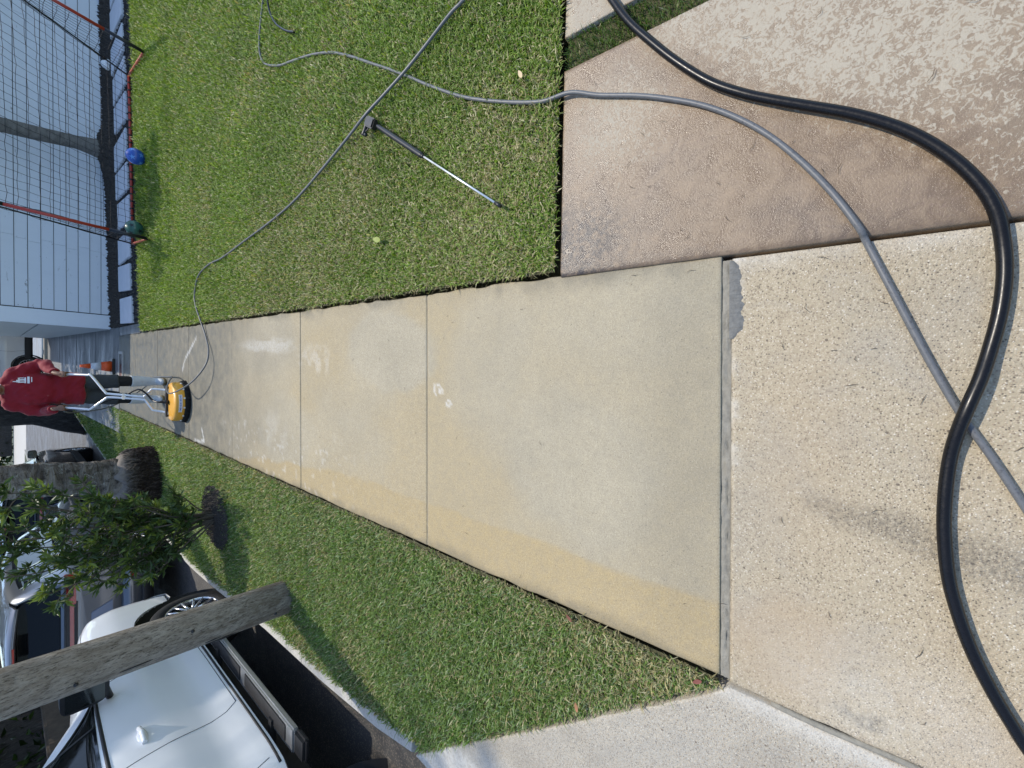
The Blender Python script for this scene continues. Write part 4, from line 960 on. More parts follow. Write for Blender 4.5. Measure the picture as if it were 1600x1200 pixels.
soccer_ball('soccer_ball', 'dark green soccer ball beside the near goal post', (2.05, 8.56, lawn_z(2.05) + 0.125), 0.115, M['ball_green'], M['ball_dark'], 1.1)

# ------------------------------------------------------------------ hoses and spray lance
HA = [(-0.365,-0.496,0.011),(-0.283,-0.454,0.011),(-0.174,-0.398,0.011),(-0.067,-0.339,0.011),(0.073,-0.275,0.011),(0.24,-0.205,0.011),(0.4,-0.138,0.012),(0.44,-0.118,0.03),(0.555,-0.053,0.029),(0.672,0.028,0.029),(0.778,0.116,0.03),(0.866,0.21,0.031),(0.941,0.311,0.032),(1.004,0.421,0.033),(1.062,0.541,0.034),(1.125,0.701,0.036),(1.18,0.83,0.046),(1.199,0.978,0.046),(1.282,1.196,0.044),(1.388,1.427,0.047),(1.484,1.592,0.049),(1.583,1.747,0.051),(1.689,1.904,0.054),(1.815,2.1,0.057),(1.94,2.303,0.06),(2.078,2.527,0.063),(2.21,2.775,0.066),(2.316,3.052,0.069),(2.407,3.365,0.071),(2.473,3.597,0.073),(2.592,3.849,0.075),(2.702,3.954,0.078),(2.847,3.976,0.082),(3.037,3.928,0.086),(3.6,3.75,0.1),(4.4,3.7,0.119)]
tag(MB().tube(curve_pts(HA, 8), 0.0088, 12).build('pressure_hose', M['grey_hose']), 'grey hose curving from the driveway over the stamped slab onto the lawn', 'hose', 'grey pressure hoses')
HB = [(4.4,-1.5,0.05),(3.6,-0.6,0.05),(2.9,0.1,0.05),(2.2,0.95,0.071),(1.911,1.382,0.066),(1.867,1.469,0.07),(1.846,1.551,0.072),(1.762,1.751,0.076),(1.701,1.906,0.08),(1.641,2.102,0.084),(1.576,2.27,0.098),(1.522,2.492,0.081),(1.42,2.876,0.064),(1.309,3.281,0.058),(1.236,3.737,0.052),(1.166,4.345,0.052),(1.093,4.964,0.053),(1.082,5.375,0.052),(1.001,5.771,0.049),(0.829,5.932,0.045),(0.674,5.919,0.042),(0.474,5.761,0.032),(0.284,5.63,0.014),(0.1,5.46,0.03),(-0.06,5.42,0.07),(-0.24,5.57,0.14),(-0.36,5.84,0.2),(-0.42,6.1,0.24),(-0.375,6.32,0.22),(-0.29,6.5,0.16),(-0.24,6.75,0.08),(-0.25,7.1,0.04),(-0.27,7.6,0.03),(-0.31,8.1,0.03),(-0.48,8.2,0.12),(-0.72,7.95,0.5),(-0.75,7.62,0.88),(-0.71,7.4,0.985)]
tag(MB().tube(curve_pts(HB, 8), 0.0082, 12).build('pressure_hose', M['grey_hose']), 'grey hose running straight across the lawn to the yellow surface cleaner', 'hose', 'grey pressure hoses')
HC = [(3.9,2.0,0.12),(2.9,1.45,0.1),(2.0,0.95,0.1),(1.75,0.80,0.05),(1.582,0.718,0.046),(1.495,0.673,0.046),(1.354,0.589,0.045),(1.235,0.498,0.044),(1.121,0.402,0.042),(1.009,0.293,0.040),(0.932,0.194,0.040),(0.875,0.103,0.039),(0.819,0.005,0.038),(0.766,-0.085,0.038),(0.707,-0.168,0.037),(0.648,-0.233,0.036),(0.575,-0.294,0.035),(0.499,-0.341,0.034),(0.429,-0.370,0.030),(0.356,-0.386,0.022),(0.277,-0.393,0.020),(0.184,-0.390,0.020),(0.089,-0.377,0.024),(0.02,-0.363,0.034),(-0.05,-0.345,0.040),(-0.12,-0.332,0.032),(-0.19,-0.325,0.022),(-0.278,-0.322,0.020),(-0.379,-0.325,0.020),(-0.494,-0.338,0.020),(-0.587,-0.360,0.020),(-0.675,-0.389,0.020),(-0.756,-0.425,0.020),(-0.818,-0.458,0.020),(-0.888,-0.501,0.020),(-1.0,-0.60,0.02),(-1.2,-0.8,0.015)]
tag(MB().tube(curve_pts(HC, 8), 0.0142, 16).build('supply_hose', M['black_hose']), 'thick black rubber hose snaking across the driveway slabs', 'hose')
HD = [(3.9,3.9,0.12),(3.130,3.749,0.112),(3.048,3.739,0.110),(2.922,3.692,0.107),(2.772,3.573,0.104),(2.640,3.402,0.101),(2.564,3.261,0.099)]
tag(MB().tube(curve_pts(HD, 6), 0.0085, 8).build('thin_hose', M['black_hose']), 'thin black hose end lying in the lawn near the grey hose loop', 'hose')

ln = thing('spray_lance', 'black spray gun with ribbed grip and steel lance lying on the lawn', 'spray lance', (1.52, 2.22, 0.05))
L0, L1, L2, L3, L4 = [Vector(p) - Vector((1.52, 2.22, 0.05)) for p in ((1.56, 2.29, 0.085), (1.476, 2.152, 0.085), (1.166, 1.721, 0.078), (0.80, 1.203, 0.068), (0.775, 1.168, 0.066))]
dv = (L1 - L0).normalized(); sv = Vector((-dv.y, dv.x, 0))
MB().box((L0 + L1) / 2 + Vector((0, 0, 0.0)), (0.062, 0.10, 0.04), Matrix.Rotation(math.atan2(dv.y, dv.x) - math.pi / 2, 3, 'Z')).build('gun_body', M['black_plastic'], ln, 0.008)
mb = MB(); g0 = L0 + dv * 0.03
mb.tube(curve_pts([g0, g0 - sv * 0.04 + dv * 0.005, g0 - sv * 0.085 + dv * 0.0], 4), 0.0125, 8); mb.build('pistol_grip', M['black_plastic'], ln)
mb = MB(); mb.tube(curve_pts([g0 + dv * 0.03, g0 + dv * 0.035 - sv * 0.04, g0 + dv * 0.005 - sv * 0.065], 5), 0.004, 6); mb.ell(g0 - sv * 0.075 + dv * 0.03, (0.012, 0.012, 0.012), 8, 6); mb.build('trigger', M['black_plastic'], ln)
prof = []; n_ = 74; Lg = (L2 - L1).length
for i in range(n_ + 1):
    s_ = i / n_; q = 0.0112 + 0.0035 * math.sin(min(1, s_ * 3) * 1.57) + (0.0024 if i % 2 else 0.0); prof.append((q if 0.04 < s_ < 0.97 else 0.010, s_ * Lg))
Mx = (L2 - L1).normalized().to_track_quat('Z', 'Y').to_matrix().to_4x4(); Mx.translation = L1
MB().lathe(prof, 12, Mx).build('ribbed_sleeve', M['black_plastic'], ln)
MB().tube([L2 - (L2 - L1).normalized() * 0.01, L3], 0.0050, 10).build('lance_tube', M['steel'], ln)
MB().tube([L3, L4], 0.0085, 8).build('nozzle', M['black_plastic'], ln)

# fallen leaves and bits
def fallen(label, c_, col, L, rz, curl=0.25):
    mb_ = MB(); n_ = 7; vs = []
    for i in range(n_):
        s_ = i / (n_ - 1); w = 0.19 * L * math.sin(math.pi * min(1, s_ * 0.95 + 0.05)) ** 0.8 + 0.001; z_ = 0.012 + curl * L * (s_ - 0.5) ** 2
        for sd in (-1, 0, 1): vs.append((Vector((s_ * L - L / 2, sd * w, z_ + (0.15 * w if sd else 0)))))
    R2 = Matrix.Rotation(rz, 3, 'Z'); vs = [R2 @ v + Vector(c_) for v in vs]; vs += [v - Vector((0, 0, 0.0012)) for v in vs]; q = 3 * n_
    fs = []
    for i in range(n_ - 1):
        for j in range(2):
            a_ = i * 3 + j; fs.append((a_, a_ + 3, a_ + 4, a_ + 1)); fs.append((q + a_, q + a_ + 1, q + a_ + 4, q + a_ + 3))
    mb_.add(vs, fs, True)
    return tag(mb_.build('fallen_leaf', simple('fallen_leaf_tone', col, 0.6, var=0.2, scale=30)), label, 'leaf')
fallen('pale dry leaf lying on the lawn near the turf strip', (1.347, 1.08, 0.055), (0.55, 0.42, 0.24), 0.045, 0.5)
fallen('yellow green leaf lying on the lawn beyond the lance tip', (0.793, 2.164, 0.05), (0.22, 0.27, 0.04), 0.085, 1.3)
fallen('reddish leaf at the pavement edge by the verge', (-1.06, 0.745, 0.012), (0.16, 0.06, 0.035), 0.035, 0.9)
fallen('small red leaf at the corner of the verge and pavement', (-1.075, 0.235, 0.012), (0.20, 0.065, 0.045), 0.034, 2.2)
fallen('orange brown leaf lying in the verge grass near the apron', (-1.42, 0.69, 0.02), (0.32, 0.15, 0.07), 0.038, 0.2)
fallen('tan leaf lying on the pale apron concrete', (-1.62, 0.35, -0.02), (0.34, 0.22, 0.10), 0.05, 1.2)
r_ = np.random.default_rng(77); mb = MB()
for i in range(96):
    z0 = 0.004
    if i < 30: x_, y_ = r_.uniform(-1.0, 0.40), r_.uniform(-0.6, 0.17)
    elif i < 62: x_, y_ = r_.uniform(-0.98, 0.40), r_.uniform(0.25, 3.2)
    else: x_, y_ = r_.uniform(0.45, 1.28), r_.uniform(-0.45, 0.83); z0 = 0.016 + 0.012 * (x_ - 0.42) + 0.004
    a_ = r_.random() * 6.283; l = r_.uniform(0.008, 0.034); b_ = r_.normal() * 0.3
    p0 = Vector((x_, y_, z0)); mb.tube([p0, p0 + Vector((math.cos(a_), math.sin(a_), 0.04)) * l * 0.5, p0 + Vector((math.cos(a_ + b_), math.sin(a_ + b_), 0)) * l], [0.0004, 0.0008, 0.0004], 4)
tag(mb.build('grass_bits', M['twig']), 'tiny bits of dry grass scattered over the slabs', 'grass bits', kind='stuff')
# ------------------------------------------------------------------ worker
PX0 = Vector((-0.44, 7.6, 0))
person = thing('person', 'worker in red long sleeved shirt, dark shorts and white boots pushing the cleaner', 'person', PX0)
GR = Vector((0.204, -0.31, 0.985)); GL_ = Vector((-0.212, -0.31, 0.995)); gd = Vector((0.0, -0.77, -0.64)).normalized()
A_hip, B_hip = Vector((0.085, 0.02, 0.86)), Vector((-0.085, 0.04, 0.86))
A_kn, B_kn = Vector((0.105, -0.035, 0.46)), Vector((-0.135, 0.02, 0.46))
A_an, B_an = Vector((0.098, 0.0, 0.09)), Vector((-0.165, 0.08, 0.09))
SR, SLh = Vector((0.185, 0.03, 1.365)), Vector((-0.185, 0.03, 1.365))
ER, EL_ = Vector((0.315, 0.01, 1.145)), Vector((-0.275, 0.01, 1.13))
n2 = Vector((1, 0, 0)); n1 = n2.cross(gd).normalized()
if n1.z < 0: n1 = -n1
WR, WL = GR + n1 * 0.030 - gd * 0.075 + Vector((0.012, 0.0, 0.0)), GL_ + n1 * 0.030 - gd * 0.075 + Vector((-0.012, 0, 0))
bd = MB()
bd.ell((0, 0.02, 0.90), (0.165, 0.115, 0.13)); bd.ell((0, 0.02, 1.08), (0.15, 0.105, 0.2)); bd.ell((0, 0.025, 1.26), (0.175, 0.115, 0.17))
bd.tube([(0, 0.03, 1.34), (0, 0.02, 1.42), (0, 0.005, 1.50)], [0.075, 0.060, 0.058], 14)
hr = Matrix.Rotation(0.32, 3, 'X')
HC_ = Vector((-0.005, -0.035, 1.575))
bd.ell(HC_ + Vector((0, 0.015, 0.03)), (0.078, 0.098, 0.098), 18, 12); bd.ell(HC_ + Vector((0, -0.032, -0.055)), (0.058, 0.062, 0.070), 16, 10); bd.ell(HC_ + Vector((0, -0.068, -0.098)), (0.030, 0.026, 0.024))
bd.ell(HC_ + Vector((0, -0.104, -0.015)), (0.015, 0.022, 0.030), 10, 8)
for sd in (-1, 1): bd.ell(HC_ + Vector((sd * 0.080, 0.02, -0.01)), (0.012, 0.022, 0.034), 10, 8)
for a_, b_, c_ in ((SR, ER, WR), (SLh, EL_, WL)):
    bd.tube(curve_pts([a_, (a_ + b_) / 2, b_, (b_ + c_) / 2, c_], 4), np.interp(np.linspace(0, 1, 17), [0, 0.5, 0.6, 1], [0.052, 0.042, 0.040, 0.027]), 12)
for h_, k_, a_ in ((A_hip, A_kn, A_an), (B_hip, B_kn, B_an)):
    bd.tube(curve_pts([h_, (h_ + k_) / 2, k_, (k_ + a_) / 2 + Vector((0, 0.015, 0)), a_], 4), np.interp(np.linspace(0, 1, 17), [0, 0.5, 0.7, 1], [0.088, 0.055, 0.056, 0.036]), 14)
    bd.ell(a_ + Vector((0, -0.06, -0.045)), (0.040, 0.12, 0.035))
for grip, wr, sd in ((GR, WR, 1), (GL_, WL, -1)):
    rotm = Matrix((n2, gd, n1)).transposed()
    bd.ell(grip + n1 * 0.030, (0.040, 0.046, 0.017), 14, 9, rotm)
    bd.tube([wr, wr.lerp(grip + n1 * 0.03, 0.5), grip + n1 * 0.030], [0.026, 0.027, 0.022], 12)
    for i, (off, rad, reach) in enumerate(((-0.030, 0.0085, 3.3), (-0.009, 0.0092, 3.7), (0.012, 0.0090, 3.6), (0.032, 0.0085, 3.3))):
        ch = []
        for k_ in range(7):
            th = 1.15 - reach * k_ / 6; q = 0.0255 + (0.006 if k_ < 2 else 0)
            ch.append(grip + gd * off + n2 * (sd * q * math.cos(th)) + n1 * (q * math.sin(th)))
        bd.tube(ch, [rad * 1.1, rad * 1.12, rad, rad * 1.03, rad * 0.95, rad * 0.9, rad * 0.7], 9)
    ch = []
    for k_ in range(5):
        th = 2.0 + 2.0 * k_ / 4; q = 0.0265; ch.append(grip - gd * (0.028 - 0.012 * k_) + n2 * (sd * q * math.cos(th)) + n1 * (q * math.sin(th)))
    bd.tube(ch, [0.013, 0.0115, 0.011, 0.010, 0.007], 9)
fuse(bd, 'body', M['skin'], person, 0.0055, 3)
def wr_shirt(p):
    z_ = p.z; a_ = noise.noise((p.x * 7, p.y * 7, z_ * 10)) * 0.013 + noise.noise((p.x * 16 + z_ * 9, p.y * 16, z_ * 14)) * 0.008
    a_ += noise.noise((p.x * 9 - z_ * 14, p.y * 6, z_ * 5 + p.x * 8)) * 0.014 + max(0, noise.noise((p.x * 22 + z_ * 26, p.y * 8, z_ * 9))) * 0.010
    return a_ + 0.006 * math.sin(60 * (z_ - 0.35 * abs(p.x))) * max(0, 1 - abs(z_ - 1.02) / 0.16)
sm_ = MB(); R_ = []
for z_, rx, ry, cx, cy in ((0.795, 0.212, 0.150, 0, 0.015), (0.84, 0.210, 0.150, 0, 0.015), (0.95, 0.200, 0.142, 0, 0.015), (1.05, 0.196, 0.136, 0, 0.015), (1.16, 0.202, 0.138, 0, 0.015), (1.27, 0.205, 0.136, 0, 0.02), (1.34, 0.200, 0.115, 0, 0.025), (1.40, 0.165, 0.095, 0, 0.025), (1.425, 0.105, 0.08, 0, 0.022), (1.445, 0.078, 0.072, 0, 0.018)):
    R_.append([Vector((cx + rx * math.copysign(abs(math.cos(q)) ** 0.85, math.cos(q)), cy + ry * math.copysign(abs(math.sin(q)) ** 0.85, math.sin(q)), z_)) for q in (2 * math.pi * j / 36 for j in range(36))])
sm_.rings(R_)
for a_ in (SR, SLh): sm_.tube([Vector((a_.x * 0.25, 0.025, 1.415)), Vector((a_.x * 0.6, 0.028, 1.395)), a_ + Vector((a_.x * 0.05, 0, -0.005))], [0.062, 0.070, 0.078], 14)
for a_ in (SR, SLh): sm_.ell(a_ + Vector((a_.x * -0.08, 0, -0.012)), (0.095, 0.088, 0.085), 16, 10)
for a_, b_, c_ in ((SR, ER, WR), (SLh, EL_, WL)):
    sm_.tube(curve_pts([a_ - Vector((a_.x * 0.35, 0, -0.01)), a_, (a_ + b_) / 2, b_, (b_ + c_) / 2, b_.lerp(c_, 0.93)], 4), np.interp(np.linspace(0, 1, 21), [0, 0.2, 0.4, 0.6, 0.8, 1], [0.075, 0.086, 0.076, 0.066, 0.058, 0.046]), 14)
shirt = fuse(sm_, 'shirt', M['shirt'], person, 0.0115, 4, wr_shirt)
# emblem printed on the chest: roof line, wall with slots, two text bars
from mathutils.bvhtree import BVHTree
bvh = BVHTree.FromPolygons([v.co.copy() for v in shirt.data.vertices], [tuple(p.vertices) for p in shirt.data.polygons])
lg = MB()
def em(x_, z_, w, h_, sl=0.0):
    n_ = 4; vs = []
    for j in range(n_ + 1):
        for i in range(n_ + 1):
            xx = x_ + w * (i / n_ - 0.5) + sl * (j / n_ - 0.5); z2 = z_ + h_ * (j / n_ - 0.5); hit = bvh.ray_cast(Vector((xx, -1, z2)), Vector((0, 1, 0)))
            vs.append(Vector((xx, (hit[0].y if hit[0] else -0.13) - 0.003, z2)))
    lg.add(vs, [(j * 5 + i, j * 5 + i + 1, (j + 1) * 5 + i + 1, (j + 1) * 5 + i) for j in range(n_) for i in range(n_)], True)
E0, EZ = 0.118, 1.300
for (x_, z_, w, h_) in ((-0.016, 0.062, 0.010, 0.026), (-0.010, 0.043, 0.030, 0.014), (0.0, 0.030, 0.060, 0.014), (-0.024, 0.006, 0.010, 0.036), (-0.008, 0.006, 0.010, 0.036), (0.010, 0.006, 0.012, 0.036), (0.028, 0.008, 0.008, 0.030), (0.0, -0.018, 0.068, 0.012), (0.004, -0.042, 0.080, 0.018), (0.010, -0.066, 0.060, 0.008)): em(E0 + x_, EZ + z_, w, h_)
lg.build('chest_emblem', M['label_white'], shirt)
def wr_cloth(p): return noise.noise((p.x * 11, p.y * 11, p.z * 13)) * 0.008 + noise.noise((p.x * 25, p.y * 25, p.z * 20)) * 0.004
so_ = MB(); so_.ell((0, 0.03, 0.86), (0.185, 0.135, 0.13))
for h_, k_ in ((A_hip, A_kn), (B_hip, B_kn)): so_.tube(curve_pts([h_ + Vector((0, 0, 0.02)), (h_ + k_) / 2, k_ + Vector((0, 0, 0.01))], 5), np.interp(np.linspace(0, 1, 11), [0, 0.5, 1], [0.112, 0.100, 0.092]), 18)
fuse(so_, 'shorts', M['shorts'], person, 0.011, 4, wr_cloth)
for k_, a_ in ((A_kn, A_an), (B_kn, B_an)):
    MB().tube([k_ + Vector((0, 0.0, 0.09)), k_ + Vector((0, 0.0, 0.0)), k_.lerp(a_, 0.25) + Vector((0, 0.008, 0)), k_.lerp(a_, 0.5) + Vector((0, 0.015, 0))], [0.080, 0.074, 0.072, 0.066], 18).build('legging', M['legging'], person)
    bt = MB(); top = k_.lerp(a_, 0.27) + Vector((0, 0.012, 0))
    bt.tube(curve_pts([top, k_.lerp(a_, 0.6) + Vector((0, 0.018, 0)), a_ + Vector((0, 0.01, 0.03)), a_ + Vector((0, 0.0, -0.05))], 4), np.interp(np.linspace(0, 1, 13), [0, 0.4, 0.75, 1], [0.082, 0.073, 0.055, 0.058]), 18)
    bt.ell(a_ + Vector((0, -0.075, -0.045)), (0.050, 0.135, 0.045), 18, 12)
    b_ = fuse(bt, 'boot', M['boot'], person, 0.009, 3, lambda p: noise.noise((p.x * 20, p.y * 20, p.z * 30)) * 0.003)
    s2 = MB(); R2 = []
    for z_ in (0.0, 0.022, 0.03): R2.append([Vector((a_.x + (0.054 - 0.012 * (math.sin(q) > 0) * abs(math.sin(q))) * math.cos(q) * (1.0 if z_ else 0.97), a_.y - 0.065 + 0.150 * math.sin(q), z_)) for q in (2 * math.pi * j / 28 for j in range(28))])
    s2.rings(R2); s2.build('sole', M['sole'], b_)
hm = MB(); hm.ell(HC_ + Vector((0, 0.03, 0.05)), (0.086, 0.100, 0.092), 18, 12); hm.build('hair', M['hair'], person)
fm = MB()
for sd in (-1, 1): fm.ell(HC_ + Vector((sd * 0.031, -0.086, 0.008)), (0.013, 0.010, 0.008), 10, 7)
fm.ell(HC_ + Vector((0, -0.090, -0.062)), (0.024, 0.008, 0.006), 10, 6)
fm.build('eyes_and_mouth', M['hair'], person)

# ------------------------------------------------------------------ surface cleaner
CX = Vector((-0.555, 6.50, 0))
sc = thing('surface_cleaner', 'yellow round surface cleaner with two silver push handles on the wet pavement', 'surface cleaner', CX)
prof = [(0.05, 0.045), (0.243, 0.045), (0.252, 0.050), (0.254, 0.075), (0.252, 0.118), (0.246, 0.136), (0.232, 0.150), (0.19, 0.158), (0.12, 0.161), (0.03, 0.162)]
MB().lathe(prof, 56).build('housing', M['yellow'], sc)
mb = MB(); r_ = np.random.default_rng(3)
mb.lathe([(0.225, 0.012), (0.262, 0.004), (0.264, 0.02), (0.256, 0.055), (0.23, 0.055)], 48)
for i in range(700):
    a_ = r_.random() * 6.283; q = 0.258 + 0.004 * r_.random()
    mb.tube([(q * math.cos(a_), q * math.sin(a_), 0.045), ((q + 0.022 * r_.random()) * math.cos(a_ + 0.03 * r_.normal()), (q + 0.022 * r_.random()) * math.sin(a_ + 0.03 * r_.normal()), 0.002)], [0.003, 0.0018], 3, False)
k = mb.build('brush_skirt', M['bristle'], sc); 
MB().box((0, 0.06, 0.173), (0.40, 0.055, 0.024)).build('cross_bracket', M['dark_trim'], sc, 0.005)
mb = MB(); mb.tube([(0, 0.0, 0.16), (0, 0.0, 0.215)], 0.024, 14); mb.tube([(0, 0, 0.21), (0, 0.02, 0.245)], 0.015, 12); mb.build('swivel', M['dark_trim'], sc)
# label on the rim, facing the camera
mb = MB()
for i in range(9):
    a_ = -math.pi / 2 - 0.48 + i * 0.10; q = 0.2555; am = a_ + 0.05
    R2 = Matrix.Rotation(am + math.pi / 2, 3, 'Z'); mb.box(Vector((q * math.cos(am), q * math.sin(am), 0.100)), (0.0253, 0.003, 0.034), R2)
lbp = mb.build('label', M['label_white'], sc)
mb = MB()
for i in range(11):
    am = -math.pi / 2 - 0.40 + i * 0.075; q = 0.2578
    mb.box(Vector((q * math.cos(am), q * math.sin(am), 0.100)), (0.011 if i % 3 else 0.007, 0.002, 0.016 if i % 2 else 0.020), Matrix.Rotation(am + math.pi / 2, 3, 'Z'))
mb.build('label_lettering', M['label_blue'], lbp)
for i in range(6):
    am = -math.pi / 2 - 1.2 + i * 0.48; MB().box(Vector((0.258 * math.cos(am), 0.258 * math.sin(am), 0.062)), (0.022, 0.014, 0.018), Matrix.Rotation(am + math.pi / 2, 3, 'Z')).build('skirt_clip', M['alu'], sc, 0.003)
TR = [(-0.236, 7.30, 0.990), (-0.236, 7.20, 0.905), (-0.237, 7.08, 0.812), (-0.245, 7.045, 0.785), (-0.44, 6.93, 0.682), (-0.462, 6.91, 0.655), (-0.478, 6.83, 0.53), (-0.496, 6.735, 0.375), (-0.488, 6.72, 0.352), (-0.41, 6.69, 0.300), (-0.398, 6.68, 0.280), (-0.405, 6.62, 0.19), (-0.412, 6.575, 0.150)]
TL = [(-0.652, 7.30, 1.000), (-0.655, 7.20, 0.915), (-0.662, 7.08, 0.822), (-0.655, 7.045, 0.79), (-0.53, 6.93, 0.682), (-0.508, 6.91, 0.650), (-0.517, 6.83, 0.525), (-0.535, 6.735, 0.37), (-0.545, 6.72, 0.347), (-0.66, 6.69, 0.285), (-0.675, 6.68, 0.265), (-0.695, 6.62, 0.18), (-0.705, 6.575, 0.150)]
for T_ in (TR, TL):
    pts = curve_pts([Vector(p) - CX for p in T_], 5); MB().tube(pts, 0.0135, 12).build('handle_tube', M['alu'], sc)
    MB().tube([Vector(T_[0]) - CX + Vector((0, 0.03, 0.025)), Vector(T_[0]) - CX, Vector(T_[0]).lerp(Vector(T_[1]), 0.25) - CX], 0.0165, 12).build('hand_grip', M['black_plastic'], sc)
    e = Vector(T_[-1]) - CX; MB().box(e + Vector((0, -0.005, 0.008)), (0.05, 0.07, 0.04)).build('fork_bracket', M['alu'], sc, 0.005)
MB().box(Vector((-0.497, 6.83, 0.53)) - CX, (0.075, 0.03, 0.035)).build('clamp', M['alu'], sc, 0.005)
HP = [(-0.555, 6.50, 0.235), (-0.556, 6.535, 0.265), (-0.535, 6.62, 0.30), (-0.46, 6.67, 0.345), (-0.405, 6.71, 0.40), (-0.425, 6.77, 0.45), (-0.50, 6.85, 0.53), (-0.545, 6.93, 0.635), (-0.60, 7.00, 0.73), (-0.655, 7.09, 0.80), (-0.672, 7.2, 0.89), (-0.70, 7.36, 0.975)]
MB().tube(curve_pts([Vector(p) - CX for p in HP], 5), 0.0105, 10).build('feed_hose', M['black_hose'], sc)

# ------------------------------------------------------------------ traffic cone, meter cover
cn = thing('traffic_cone', 'orange traffic cone with white band and black base behind the worker', 'cone', (-0.205, 11.62, 0.0))
MB().box((0, 0, 0.022), (0.33, 0.33, 0.04)).build('base', M['black_plastic'], cn, 0.01)
def cr(z_): return 0.115 - 0.09 * (z_ - 0.04) / 0.44
for a_, b_, m_, nm in ((0.04, 0.19, 'cone_orange', 'cone_body'), (0.19, 0.335, 'cone_white', 'reflective_band'), (0.335, 0.48, 'cone_orange', 'cone_tip')):
    MB().lathe([(cr(a_) + (0.002 if nm == 'reflective_band' else 0), a_), (cr(b_) + (0.002 if nm == 'reflective_band' else 0), b_)], 28).build(nm, M[m_], cn)
mt = thing('meter_cover', 'small rusty meter cover in a pale rim set in the pavement end', 'meter cover', (-0.20, 10.78, 0.002))
mb = MB()
for c_, d_ in (((0, 0.17, 0.006), (0.62, 0.05, 0.02)), ((0, -0.17, 0.006), (0.62, 0.05, 0.02)), ((-0.285, 0, 0.006), (0.05, 0.29, 0.02)), ((0.285, 0, 0.006), (0.05, 0.29, 0.02))): mb.box(c_, d_)
mb.build('rim', M['curb'], mt)
MB().box((-0.10, 0, 0.004), (0.31, 0.28, 0.012)).build('lid', simple('rusty_iron', (0.09, 0.025, 0.018), 0.7, var=0.3, scale=20), mt, 0.003)
MB().box((0.155, 0, 0.004), (0.19, 0.28, 0.012)).build('lid', M['dark_trim'], mt, 0.003)

